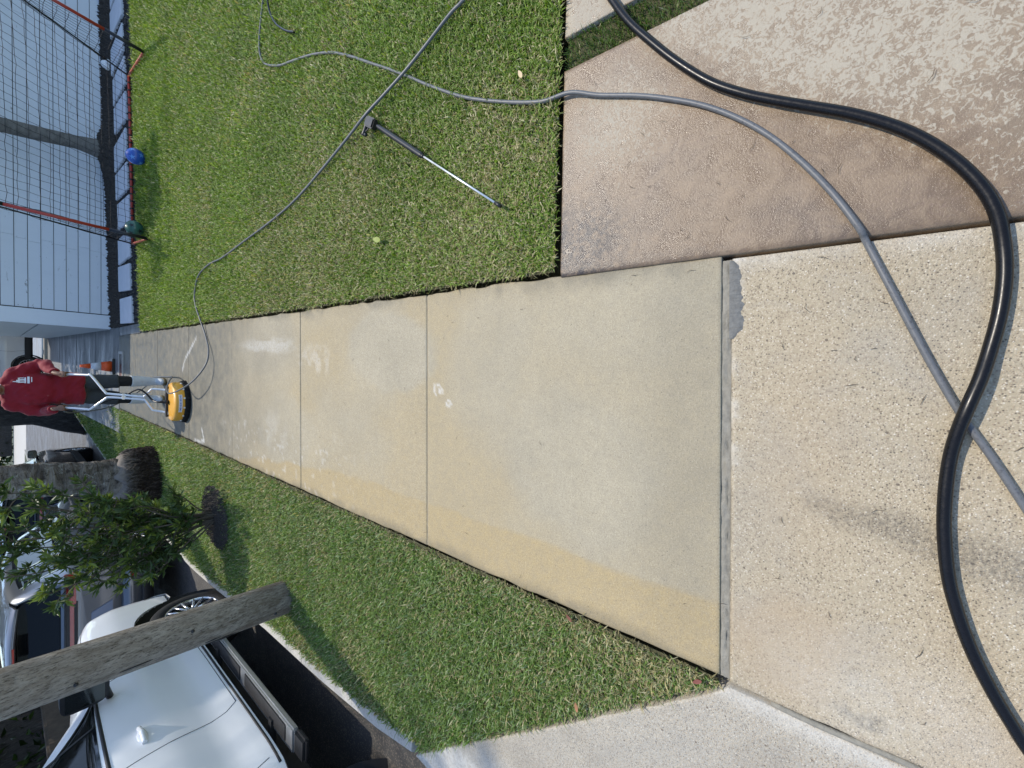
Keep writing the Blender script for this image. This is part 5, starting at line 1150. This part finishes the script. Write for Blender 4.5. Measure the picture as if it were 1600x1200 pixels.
# ------------------------------------------------------------------ vehicles
class Shell:
    """body surface: stations along y, each a half section of K points (x,z); smooth in both directions."""
    def __init__(s, st): s.y = np.array([a[0] for a in st]); s.sec = np.array([a[1] for a in st], float); s.K = s.sec.shape[1]
    def section(s, y):
        i = int(np.clip(np.searchsorted(s.y, y) - 1, 0, len(s.y) - 2)); t_ = (y - s.y[i]) / (s.y[i + 1] - s.y[i]); t_ = min(max(t_, 0), 1)
        a, b = s.sec[i], s.sec[i + 1]
        ma = (s.sec[i + 1] - s.sec[max(i - 1, 0)]) / max(1e-6, (s.y[i + 1] - s.y[max(i - 1, 0)])) ; mb_ = (s.sec[min(i + 2, len(s.y) - 1)] - s.sec[i]) / max(1e-6, (s.y[min(i + 2, len(s.y) - 1)] - s.y[i]))
        h_ = s.y[i + 1] - s.y[i]; ma = np.clip(ma * h_, -np.abs(b - a) * 1.5, np.abs(b - a) * 1.5); mb_ = np.clip(mb_ * h_, -np.abs(b - a) * 1.5, np.abs(b - a) * 1.5)
        return (2 * t_ ** 3 - 3 * t_ ** 2 + 1) * a + (t_ ** 3 - 2 * t_ ** 2 + t_) * ma + (-2 * t_ ** 3 + 3 * t_ ** 2) * b + (t_ ** 3 - t_ ** 2) * mb_
    def at(s, y, u):
        P_ = s.section(y); i = int(np.clip(math.floor(u), 0, s.K - 2)); t_ = u - i
        a, b = P_[i], P_[i + 1]; p, q = P_[max(i - 1, 0)], P_[min(i + 2, s.K - 1)]
        c_ = 0.5 * ((2 * a) + (b - p) * t_ + (2 * p - 5 * a + 4 * b - q) * t_ ** 2 + (3 * a - p - 3 * b + q) * t_ ** 3)
        l = a + (b - a) * t_; c_ = 0.5 * c_ + 0.5 * l
        return Vector((max(c_[0], 0.0), y, c_[1]))
    def nrm(s, y, u):
        a = s.at(y + 0.02, u) - s.at(y - 0.02, u); b = s.at(y, min(u + 0.05, s.K - 1)) - s.at(y, max(u - 0.05, 0)); n_ = a.cross(b)
        if n_.length < 1e-9: return Vector((0, 0, 1))
        n_.normalize()
        if n_.x < -0.05 or (abs(n_.x) <= 0.05 and n_.z < 0): n_ = -n_
        return n_
    def body(s, name, mat, parent, arches, ny=90, per=4, inner=None):
        ys = sorted(set(list(np.linspace(s.y[0], s.y[-1], ny)) + list(s.y))); nu = (s.K - 1) * per + 1
        R_ = []
        for y in ys:
            half = [s.at(y, (s.K - 1) * k / (nu - 1)) for k in range(nu)]
            R_.append(half + [Vector((-p.x, p.y, p.z)) for p in half[-2:0:-1]])
        mb_ = MB(); mb_.rings(R_, True, True); o = mb_.build(name, None)
        bm = bmesh.new(); bm.from_mesh(o.data); bmesh.ops.recalc_face_normals(bm, faces=bm.faces); bm.to_mesh(o.data); bm.free()
        cut = []
        for (y, z_, q, w0, w1) in arches:
            for sd in (-1, 1):
                mc = MB(); mc.lathe([(q, w0), (q, w1)], 40, Matrix.Translation((0, y, z_)) @ Matrix.Rotation(sd * math.pi / 2, 4, 'Y')); c_ = mc.build('cutter', None); cut.append(c_)
                bm = bmesh.new(); bm.from_mesh(c_.data); bmesh.ops.recalc_face_normals(bm, faces=bm.faces); bm.to_mesh(c_.data); bm.free()
                md = o.modifiers.new('b', 'BOOLEAN'); md.object = c_; md.operation = 'DIFFERENCE'; md.solver = 'EXACT'
        if cut:
            me = evaluated(o); o.modifiers.clear(); old = o.data; o.data = me; bpy.data.meshes.remove(old)
            for c_ in cut: d_ = c_.data; bpy.data.objects.remove(c_); bpy.data.meshes.remove(d_)
        me = o.data; me.materials.clear(); me.materials.append(mat)
        try: me.set_sharp_from_angle(angle=math.radians(38))
        except Exception: pass
        o.parent = parent; return o
    def patch(s, name, corners, mat, parent, off=0.004, nu=10, nv=6, side=1, depth=0.012, drop=None):
        """corners (y,u) x4: low rear, low front, high front, high rear."""
        F_, B2 = [], []
        for j in range(nv + 1):
            for i in range(nu + 1):
                a, b = i / nu, j / nv
                y = (1 - b) * ((1 - a) * corners[0][0] + a * corners[1][0]) + b * ((1 - a) * corners[3][0] + a * corners[2][0])
                u = (1 - b) * ((1 - a) * corners[0][1] + a * corners[1][1]) + b * ((1 - a) * corners[3][1] + a * corners[2][1])
                p = s.at(y, u); n_ = s.nrm(y, u); f = p + n_ * off; g_ = p - n_ * depth
                F_.append(Vector((side * f.x, f.y, f.z))); B2.append(Vector((side * g_.x, g_.y, g_.z)))
        n_ = nu + 1; fs = [(j * n_ + i, j * n_ + i + 1, (j + 1) * n_ + i + 1, (j + 1) * n_ + i) for j in range(nv) for i in range(nu)]
        rim = [i for i in range(n_)] + [(j + 1) * n_ + nu for j in range(nv)] + [nv * n_ + i for i in range(nu - 1, -1, -1)] + [j * n_ for j in range(nv - 1, 0, -1)]
        q = len(F_); mb_ = MB(); mb_.add(F_ + B2, fs, True); m_ = len(rim)
        for i in range(m_): mb_.f.append((rim[i], rim[(i + 1) % m_], q + rim[(i + 1) % m_], q + rim[i])); mb_.s.append(False)
        return mb_.build(name, mat, parent)
    def line(s, name, pts, mat, parent, w=0.004, off=0.0012, side=1):
        """narrow seam along (y,u) points."""
        Pn = []
        for (y0, u0), (y1, u1) in zip(pts[:-1], pts[1:]):
            for k in range(10): Pn.append((y0 + (y1 - y0) * k / 10, u0 + (u1 - u0) * k / 10))
        Pn.append(pts[-1]); C_ = []
        for y, u in Pn:
            p = s.at(y, u) + s.nrm(y, u) * off; C_.append(Vector((side * p.x, p.y, p.z)))
        mb_ = MB(); mb_.tube(C_, w / 2, 5); return mb_.build(name, mat, parent)

def wheel(parent, x_, y_, r_, w, side, spokes=7, rim_mat='rim', r_rim=0.66):
    Mx = Matrix.Translation((x_, y_, r_)) @ Matrix.Rotation(side * math.pi / 2, 4, 'Y'); Rr = r_ * r_rim
    mb_ = MB(); prof = [(Rr * 0.97, -w / 2 + 0.02), (Rr * 1.05, -w / 2), (r_ * 0.93, -w / 2 + 0.005), (r_ * 0.985, -w / 2 + 0.03), (r_, -w / 4), (r_, w / 4), (r_ * 0.985, w / 2 - 0.03), (r_ * 0.93, w / 2 - 0.005), (Rr * 1.05, w / 2), (Rr * 0.97, w / 2 - 0.02)]
    mb_.lathe(prof, 48, Mx, False); o = mb_.build('wheel', M['tyre'], parent)
    m2 = MB(); m2.lathe([(Rr, -w / 2 + 0.03), (Rr, w / 2 - 0.012), (Rr * 0.95, w / 2 - 0.008), (Rr * 0.92, w / 2 - 0.03), (Rr * 0.90, -w / 2 + 0.03)], 48, Mx, False)
    m2.lathe([(0.02, w / 2 - 0.02), (Rr * 0.24, w / 2 - 0.024), (Rr * 0.26, w / 2 - 0.05)], 24, Mx)
    for i in range(spokes):
        a_ = 2 * math.pi * i / spokes + 0.2
        for da in (-0.13, 0.13):
            p0 = Mx @ Vector((Rr * 0.2 * math.cos(a_ + da), Rr * 0.2 * math.sin(a_ + da), w / 2 - 0.04)); p1 = Mx @ Vector((Rr * 0.93 * math.cos(a_ + da * 1.5), Rr * 0.93 * math.sin(a_ + da * 1.5), w / 2 - 0.022))
            m2.tube([p0, p0.lerp(p1, 0.5), p1], [0.024, 0.020, 0.017], 6, True, 0.7)
    m2.build('rim', M[rim_mat], o)
    m3 = MB(); m3.lathe([(0.01, 0.0), (Rr * 0.9, 0.0)], 32, Mx @ Matrix.Translation((0, 0, w / 2 - 0.09)), True); m3.build('brake_disc', M['dark_trim'], o)
    return o

def sect(zb, Wd, zm, zc, belt, Wb, zr, Wr, crown=0.03):
    return [(0.0, zb), (Wd * 0.80, zb), (Wd - 0.035, zb + 0.02), (Wd - 0.005, zm), (Wd, zc), (Wb, belt), (Wr + (Wb - Wr) * 0.12, zr - max(0.03, (zr - belt) * 0.14)), (Wr * 0.80, zr), (0.0, zr + crown)]

def side_stuff(sh, root, sides, windows, seams, handles, mat):
    for sd in sides:
        for c_ in windows: sh.patch('window', c_, M['glass'], root, 0.004, 12, 6, sd)
        for p in seams: sh.line('door_seam', p, M['dark_trim'], root, 0.006, 0.0, sd)
        for (y, u) in handles:
            p = sh.at(y, u); n_ = sh.nrm(y, u)
            mb_ = MB(); a = p + n_ * 0.012 + Vector((0, -0.10, 0)); b = p + n_ * 0.012 + Vector((0, 0.10, 0.004)); m_ = p + n_ * 0.040
            C_ = curve_pts([a, a.lerp(m_, 0.75) + Vector((0, 0, 0.0)), m_, b.lerp(m_, 0.75), b], 4)
            mb_.tube([Vector((sd * q.x, q.y, q.z)) for q in C_], 0.017, 10); mb_.ell((sd * (p + n_ * 0.002).x, p.y, p.z), (0.012, 0.075, 0.034), 14, 8); mb_.build('door_handle', mat, root)

def mirror(root, c_, side, size, mat, arm_in):
    mb_ = MB(); w, d_, h_ = size; x_, y_, z_ = c_
    R2 = []
    for k, (s_, dy) in enumerate(((0.55, 0.11), (0.9, 0.085), (1.0, 0.02), (1.0, -0.045))):
        R2.append([Vector((side * x_ + w / 2 * s_ * math.copysign(abs(math.cos(q)) ** 0.5, math.cos(q)), y_ + dy, z_ + h_ / 2 * s_ * math.copysign(abs(math.sin(q)) ** 0.5, math.sin(q)))) for q in (2 * math.pi * j / 24 for j in range(24))])
    mb_.rings(R2); mb_.tube([Vector((side * x_, y_ + 0.03, z_ - h_ * 0.38)), Vector((side * arm_in, y_ + 0.05, z_ - h_ * 0.55))], 0.035, 10, True, 0.7)
    o = mb_.build('side_mirror', mat, root)
    MB().box((side * x_, y_ - 0.047, z_), (w * 0.82, 0.004, h_ * 0.80)).build('mirror_glass', simple('mirror_glass_tone', (0.10, 0.105, 0.10), 0.12, 0.9, var=0.05), o)
    return o

def tsect(*a):
    s_ = sect(*a); s_[3] = (s_[3][0] - 0.035, s_[3][1]); s_[2] = (s_[2][0] + 0.02, s_[2][1]); return s_
# --- white pickup (right side faces the verge)
TX = -3.05 - 1.0; tk = thing('pickup_truck', 'white double cab pickup truck with running board parked at the kerb', 'pickup truck', (TX, 0.95, STREET_Z))
S_ = [(0.00, sect(0.62, 0.95, 0.85, 1.02, 1.26, 0.92, 1.30, 0.88)), (0.08, sect(0.55, 0.985, 0.80, 1.02, 1.30, 0.965, 1.36, 0.93)), (1.95, sect(0.50, 1.0, 0.80, 1.02, 1.32, 0.97, 1.38, 0.93)), (2.02, sect(0.50, 1.0, 0.80, 1.02, 1.32, 0.97, 1.45, 0.90)), (2.12, tsect(0.49, 1.0, 0.78, 1.02, 1.32, 0.97, 1.86, 0.72)),
      (2.4, tsect(0.48, 1.0, 0.76, 1.02, 1.32, 0.97, 1.94, 0.72)), (3.0, tsect(0.48, 1.0, 0.74, 1.02, 1.32, 0.97, 1.955, 0.73)), (3.30, tsect(0.48, 1.0, 0.74, 1.02, 1.315, 0.97, 1.90, 0.72)), (3.75, tsect(0.48, 1.0, 0.74, 1.02, 1.31, 0.965, 1.62, 0.80)), (4.15, tsect(0.48, 1.0, 0.76, 1.03, 1.30, 0.955, 1.385, 0.88)),
      (4.5, sect(0.50, 1.0, 0.80, 1.04, 1.28, 0.955, 1.37, 0.86)), (5.2, sect(0.52, 0.995, 0.82, 1.04, 1.25, 0.95, 1.34, 0.84)), (5.6, sect(0.50, 0.96, 0.80, 1.02, 1.20, 0.91, 1.29, 0.78)), (5.80, sect(0.50, 0.88, 0.78, 0.95, 1.10, 0.84, 1.18, 0.70)), (5.86, sect(0.55, 0.80, 0.76, 0.90, 1.02, 0.76, 1.08, 0.62))]
sh_ = Shell(S_)
sh_.body('body', M['white_paint'], tk, [(4.90, 0.41, 0.50, 0.62, 1.15), (1.22, 0.41, 0.50, 0.62, 1.15)], 120)
for y_ in (4.90, 1.22):
    for sd in (-1, 1):
        wheel(tk, sd * 0.855, y_, 0.395, 0.275, sd, 7)
        mb = MB(); mb.lathe([(0.50, 0.60), (0.50, 0.96), (0.46, 0.60)], 36, Matrix.Translation((0, y_, 0.41)) @ Matrix.Rotation(sd * math.pi / 2, 4, 'Y'), False); mb.build('wheel_well', M['dark_trim'], tk)
side_stuff(sh_, tk, (1, -1), [[(2.98, 5.10), (4.02, 5.10), (3.38, 5.97), (2.98, 5.97)], [(2.16, 5.10), (2.90, 5.10), (2.90, 5.97), (2.24, 5.97)]],
           [[(2.94, 5.06), (2.92, 4.0), (2.93, 2.6), (2.98, 2.25)], [(4.12, 4.95), (4.16, 4.0), (4.14, 2.4), (4.06, 2.25)], [(2.06, 5.0), (2.05, 3.6), (2.18, 3.0), (2.20, 2.3)], [(2.98, 2.25), (4.06, 2.25)]], [(3.16, 4.42), (2.34, 4.42)], M['white_paint'])
for sd in (1, -1):
    sh_.line('window_trim', [(2.14, 5.04), (3.0, 5.04), (4.04, 5.04)], M['dark_trim'], tk, 0.026, 0.002, sd)
    sh_.line('pillar_trim', [(4.06, 5.06), (3.40, 6.02)], M['dark_trim'], tk, 0.018, 0.002, sd)
    sh_.line('window_divider', [(3.62, 5.1), (3.60, 5.93)], M['dark_trim'], tk, 0.02, 0.004, sd)
    mirror(tk, (1.16, 3.86, 1.385), sd, (0.27, 0.18, 0.29), M['black_plastic'], 0.97)
    sh_.line('fender_seam', [(4.20, 5.2), (4.9, 5.55), (5.55, 5.6)], M['dark_trim'], tk, 0.006, 0.0, sd)
    sh_.line('rocker_trim', [(2.1, 2.12), (3.0, 2.12), (4.30, 2.12)], M['dark_trim'], tk, 0.02, 0.0, sd)
    MB().box((sd * 1.04, 3.15, 0.415), (0.20, 2.05, 0.045)).build('running_board', M['step'], tk, 0.012)
    for (a_, b_) in ((2.25, 3.10), (3.22, 4.02)): MB().box((sd * 1.045, (a_ + b_) / 2, 0.440), (0.135, b_ - a_, 0.010)).build('step_pad', M['dark_trim'], tk, 0.004)
    for a_ in (2.05, 4.25): MB().box((sd * 1.04, a_, 0.405), (0.19, 0.17, 0.05)).build('board_cap', M['dark_trim'], tk, 0.02)
    for a_ in (2.5, 3.8): MB().box((sd * 0.90, a_, 0.44), (0.26, 0.06, 0.04)).build('board_bracket', M['dark_trim'], tk)
    MB().box((sd * 0.60, 5.76, 0.98), (0.30, 0.16, 0.16)).build('headlight', M['lamp_clear'], tk, 0.03)
    MB().box((sd * 0.86, 0.02, 1.10), (0.12, 0.08, 0.36)).build('tail_light', M['tail_red'], tk, 0.015)
sh_.patch('windshield', [(4.02, 7.98), (4.02, 6.62), (3.42, 6.62), (3.42, 7.98)], M['glass'], tk, 0.004, 8, 8, 1); sh_.patch('windshield', [(4.02, 7.98), (4.02, 6.62), (3.42, 6.62), (3.42, 7.98)], M['glass'], tk, 0.004, 8, 8, -1)
MB().box((0, 5.84, 0.92), (0.98, 0.10, 0.30)).build('grille', M['dark_trim'], tk, 0.02)
R_ = [[Vector((x_, 5.80 + o_ - 0.30 * (abs(x_) / 0.94) ** 4, z_)) for x_ in np.linspace(-0.94, 0.94, 21)] for z_, o_ in ((0.48, 0.0), (0.50, 0.14), (0.62, 0.17), (0.72, 0.14), (0.74, 0.0))]
MB().rings(R_, False, True, False).build('bumper', M['white_paint'], tk); MB().box((0, -0.05, 0.60), (1.80, 0.16, 0.18)).build('bumper', M['chrome'], tk, 0.03)
MB().box((0, 3.0, 0.40), (1.5, 5.0, 0.18)).build('chassis', M['dark_trim'], tk)

# --- silver SUV ahead of it, seen from behind
def suv(name, label, loc, rz, mat, detail=True, group=None, lights='tail_red'):
    v = thing(name, label, 'car', loc, rz, group)
    S_ = [(0.00, sect(0.50, 0.86, 0.62, 0.80, 1.10, 0.83, 1.20, 0.80, 0.0)), (0.05, sect(0.44, 0.91, 0.66, 0.86, 1.14, 0.885, 1.34, 0.80)), (0.22, sect(0.40, 0.955, 0.68, 0.90, 1.18, 0.925, 1.66, 0.66)), (0.40, sect(0.37, 0.965, 0.68, 0.92, 1.19, 0.935, 1.76, 0.64)), (1.0, sect(0.34, 0.97, 0.66, 0.92, 1.18, 0.94, 1.80, 0.655)),
          (2.0, sect(0.33, 0.97, 0.64, 0.92, 1.16, 0.94, 1.80, 0.66)), (2.75, sect(0.33, 0.97, 0.64, 0.92, 1.15, 0.94, 1.75, 0.66)), (3.25, sect(0.33, 0.97, 0.66, 0.92, 1.14, 0.935, 1.45, 0.76)), (3.62, sect(0.33, 0.97, 0.70, 0.93, 1.10, 0.93, 1.19, 0.84)), (4.2, sect(0.36, 0.96, 0.72, 0.92, 1.06, 0.91, 1.14, 0.80)), (4.65, sect(0.36, 0.92, 0.68, 0.86, 0.98, 0.86, 1.05, 0.74)), (4.83, sect(0.42, 0.80, 0.62, 0.76, 0.86, 0.74, 0.92, 0.62))]
    sh_ = Shell(S_); sh_.body('body', mat, v, [(3.86, 0.36, 0.43, 0.60, 1.15), (1.0, 0.36, 0.43, 0.60, 1.15)], 80)
    for y_ in (3.86, 1.0):
        for sd in (-1, 1):
            wheel(v, sd * 0.85, y_, 0.37, 0.24, sd, 5)
            mb_ = MB(); mb_.lathe([(0.43, 0.58), (0.43, 0.935), (0.40, 0.58)], 32, Matrix.Translation((0, y_, 0.36)) @ Matrix.Rotation(sd * math.pi / 2, 4, 'Y'), False); mb_.build('wheel_well', M['dark_trim'], v)
    side_stuff(sh_, v, (1, -1), [[(1.98, 5.12), (3.20, 5.12), (2.72, 5.95), (1.98, 5.95)], [(1.10, 5.12), (1.88, 5.12), (1.88, 5.95), (1.10, 5.95)], [(0.42, 5.22), (1.02, 5.12), (1.02, 5.92), (0.52, 5.90)]],
               [[(1.93, 5.05), (1.92, 3.5), (1.95, 2.3)], [(3.32, 4.9), (3.34, 3.4), (3.28, 2.3)], [(1.06, 5.05), (1.08, 4.2), (1.42, 3.2), (1.48, 2.3)]], [(2.14, 4.40), (1.24, 4.45)], mat)
    for sd in (1, -1):
        mirror(v, (1.08, 2.98, 1.22), sd, (0.22, 0.13, 0.17), mat, 0.93)
        sh_.line('window_trim', [(0.40, 5.10), (1.5, 5.03), (3.26, 5.03)], M['chrome' if detail else 'dark_trim'], v, 0.014, 0.004, sd)
        MB().box((sd * 0.62, 4.74, 0.82), (0.40, 0.20, 0.12)).build('headlight', M['lamp_clear'], v, 0.03)
        MB().box((sd * 0.975, 2.43, 0.40), (0.02, 2.3, 0.14)).build('sill_cladding', M['dark_trim'], v, 0.008)
    for sd in (1, -1): sh_.patch('windshield', [(3.56, 7.98), (3.56, 6.65), (2.84, 6.65), (2.84, 7.98)], M['glass'], v, 0.004, 8, 8, sd)
    # rear: window, spoiler, light bar, gate, plate, bumper
    def rear(name, pts, m_, th=0.03, bev=0.006):
        mb_ = MB(); n_ = len(pts); mb_.add([Vector(p) for p in pts] + [Vector(p) + Vector((0, th, 0)) for p in pts], [tuple(range(n_)), tuple(range(2 * n_ - 1, n_ - 1, -1))] + [(i, n_ + i, n_ + (i + 1) % n_, (i + 1) % n_) for i in range(n_)])
        o = mb_.build(name, m_, v, bev)
        bm = bmesh.new(); bm.from_mesh(o.data); bmesh.ops.recalc_face_normals(bm, faces=bm.faces); bm.to_mesh(o.data); bm.free(); return o
    rear('rear_window', [(-0.77, 0.005, 1.31), (0.77, 0.005, 1.31), (0.735, 0.062, 1.46), (0.65, 0.150, 1.68), (-0.65, 0.150, 1.68), (-0.735, 0.062, 1.46)], M['glass'], 0.05)
    mb_ = MB(); R2 = []
    for (y_, z_, w_) in ((0.50, 1.79, 0.60), (0.20, 1.785, 0.61), (-0.02, 1.745, 0.62), (-0.03, 1.73, 0.62), (0.18, 1.70, 0.60)):
        R2.append([Vector((x_, y_ + 0.10 * (abs(x_) / 0.62) ** 3, z_ - 0.05 * (abs(x_) / 0.62) ** 2)) for x_ in np.linspace(-w_, w_, 13)])
    mb_.rings(R2, False, True, False); mb_.rings([[p - Vector((0, 0, 0.012)) for p in r2] for r2 in R2], False, True, False); mb_.build('spoiler', mat, v)
    MB().box((0, -0.02, 1.715), (0.30, 0.02, 0.02)).build('brake_light', M['tail_red'], v, 0.004)
    mb_ = MB()
    for sd in (1, -1):
        rear('tail_light', [(sd * 0.50, -0.035, 1.165), (sd * 0.80, -0.015, 1.165), (sd * 0.90, 0.06, 1.17), (sd * 0.905, 0.06, 1.27), (sd * 0.80, -0.010, 1.265), (sd * 0.50, -0.03, 1.245)], M[lights], 0.06)
        rear('lamp_insert', [(sd * 0.62, -0.040, 1.19), (sd * 0.78, -0.030, 1.19), (sd * 0.78, -0.028, 1.235), (sd * 0.62, -0.038, 1.235)], M['dark_trim'], 0.03)
        MB().box((sd * 0.70, 0.0, 0.60), (0.22, 0.10, 0.035)).build('reflector', M['tail_red'], v, 0.006)
    rear('light_bar', [(-0.50, -0.034, 1.185), (0.50, -0.034, 1.185), (0.50, -0.030, 1.225), (-0.50, -0.030, 1.225)], M[lights], 0.05)
    rear('light_bar_trim', [(-0.52, -0.026, 1.15), (0.52, -0.026, 1.15), (0.52, -0.022, 1.26), (-0.52, -0.022, 1.26)], M['dark_trim'], 0.05)
    rear('gate_strip', [(-0.84, -0.03, 1.27), (0.84, -0.03, 1.27), (0.80, -0.012, 1.305), (-0.80, -0.012, 1.305)], mat, 0.06, 0.01)
    rear('gate_panel', [(-0.78, -0.012, 0.72), (0.78, -0.012, 0.72), (0.80, -0.030, 0.96), (0.74, -0.02, 1.135), (-0.74, -0.02, 1.135), (-0.80, -0.030, 0.96)], mat, 0.05, 0.012)
    rear('plate_recess', [(-0.40, -0.034, 0.80), (0.40, -0.034, 0.80), (0.30, -0.036, 1.02), (-0.30, -0.036, 1.02)], simple('recess_paint', (0.22, 0.25, 0.33), 0.45), 0.02, 0.008)
    pl = rear('licence_plate', [(-0.16, -0.046, 0.84), (0.16, -0.046, 0.84), (0.16, -0.046, 0.99), (-0.16, -0.046, 0.99)], M['plate'], 0.012, 0.003)
    mb_ = MB()
    for i in range(6): mb_.box((-0.125 + i * 0.05, -0.0475, 0.915), (0.028 - 0.006 * (i % 2), 0.004, 0.075)); 
    mb_.build('plate_characters', M['plate_ink'], pl)
    mb_ = MB(); R2 = []
    for z_, o_ in ((0.40, 0.02), (0.44, -0.07), (0.58, -0.10), (0.68, -0.085), (0.71, -0.01)):
        R2.append([Vector((x_, o_ + 0.20 * (abs(x_) / 0.93) ** 4, z_)) for x_ in np.linspace(-0.93, 0.93, 19)])
    mb_.rings(R2, False, True, False); mb_.build('bumper', mat, v)
    mb_ = MB(); R2 = []
    for z_, o_ in ((0.36, 0.0), (0.37, -0.075), (0.47, -0.105), (0.49, -0.09)): R2.append([Vector((x_, o_ + 0.20 * (abs(x_) / 0.9) ** 4, z_)) for x_ in np.linspace(-0.90, 0.90, 19)])
    mb_.rings(R2, False, True, False); mb_.build('bumper_valance', M['dark_trim'], v)
    MB().box((0, 2.4, 0.34), (1.4, 4.0, 0.14)).build('chassis', M['dark_trim'], v)
    mb_ = MB(); mb_.box((0, 0.55, 1.845), (0.05, 0.16, 0.05)); mb_.build('roof_fin', mat, v, 0.015)
    return v
suv('silver_car', 'silver sport utility car parked at the kerb ahead of the white truck', (-3.05 - 0.95, 8.05, STREET_Z), 0.0, M['silver_paint'])
suv('black_car', 'black sport utility car parked at the kerb behind the palm trunk', (-2.95 - 0.95, 14.2, STREET_Z), 0.0, M['black_paint'])
suv('blue_car', 'blue car far up the street between palm trunk and shrub', (-8.3, 27.0, STREET_Z), 0.0, M['blue_paint'])
suv('white_car', 'white car standing in the driveway behind the house corner', (3.40, 24.0, 0.37), math.pi / 2, M['white_paint'])
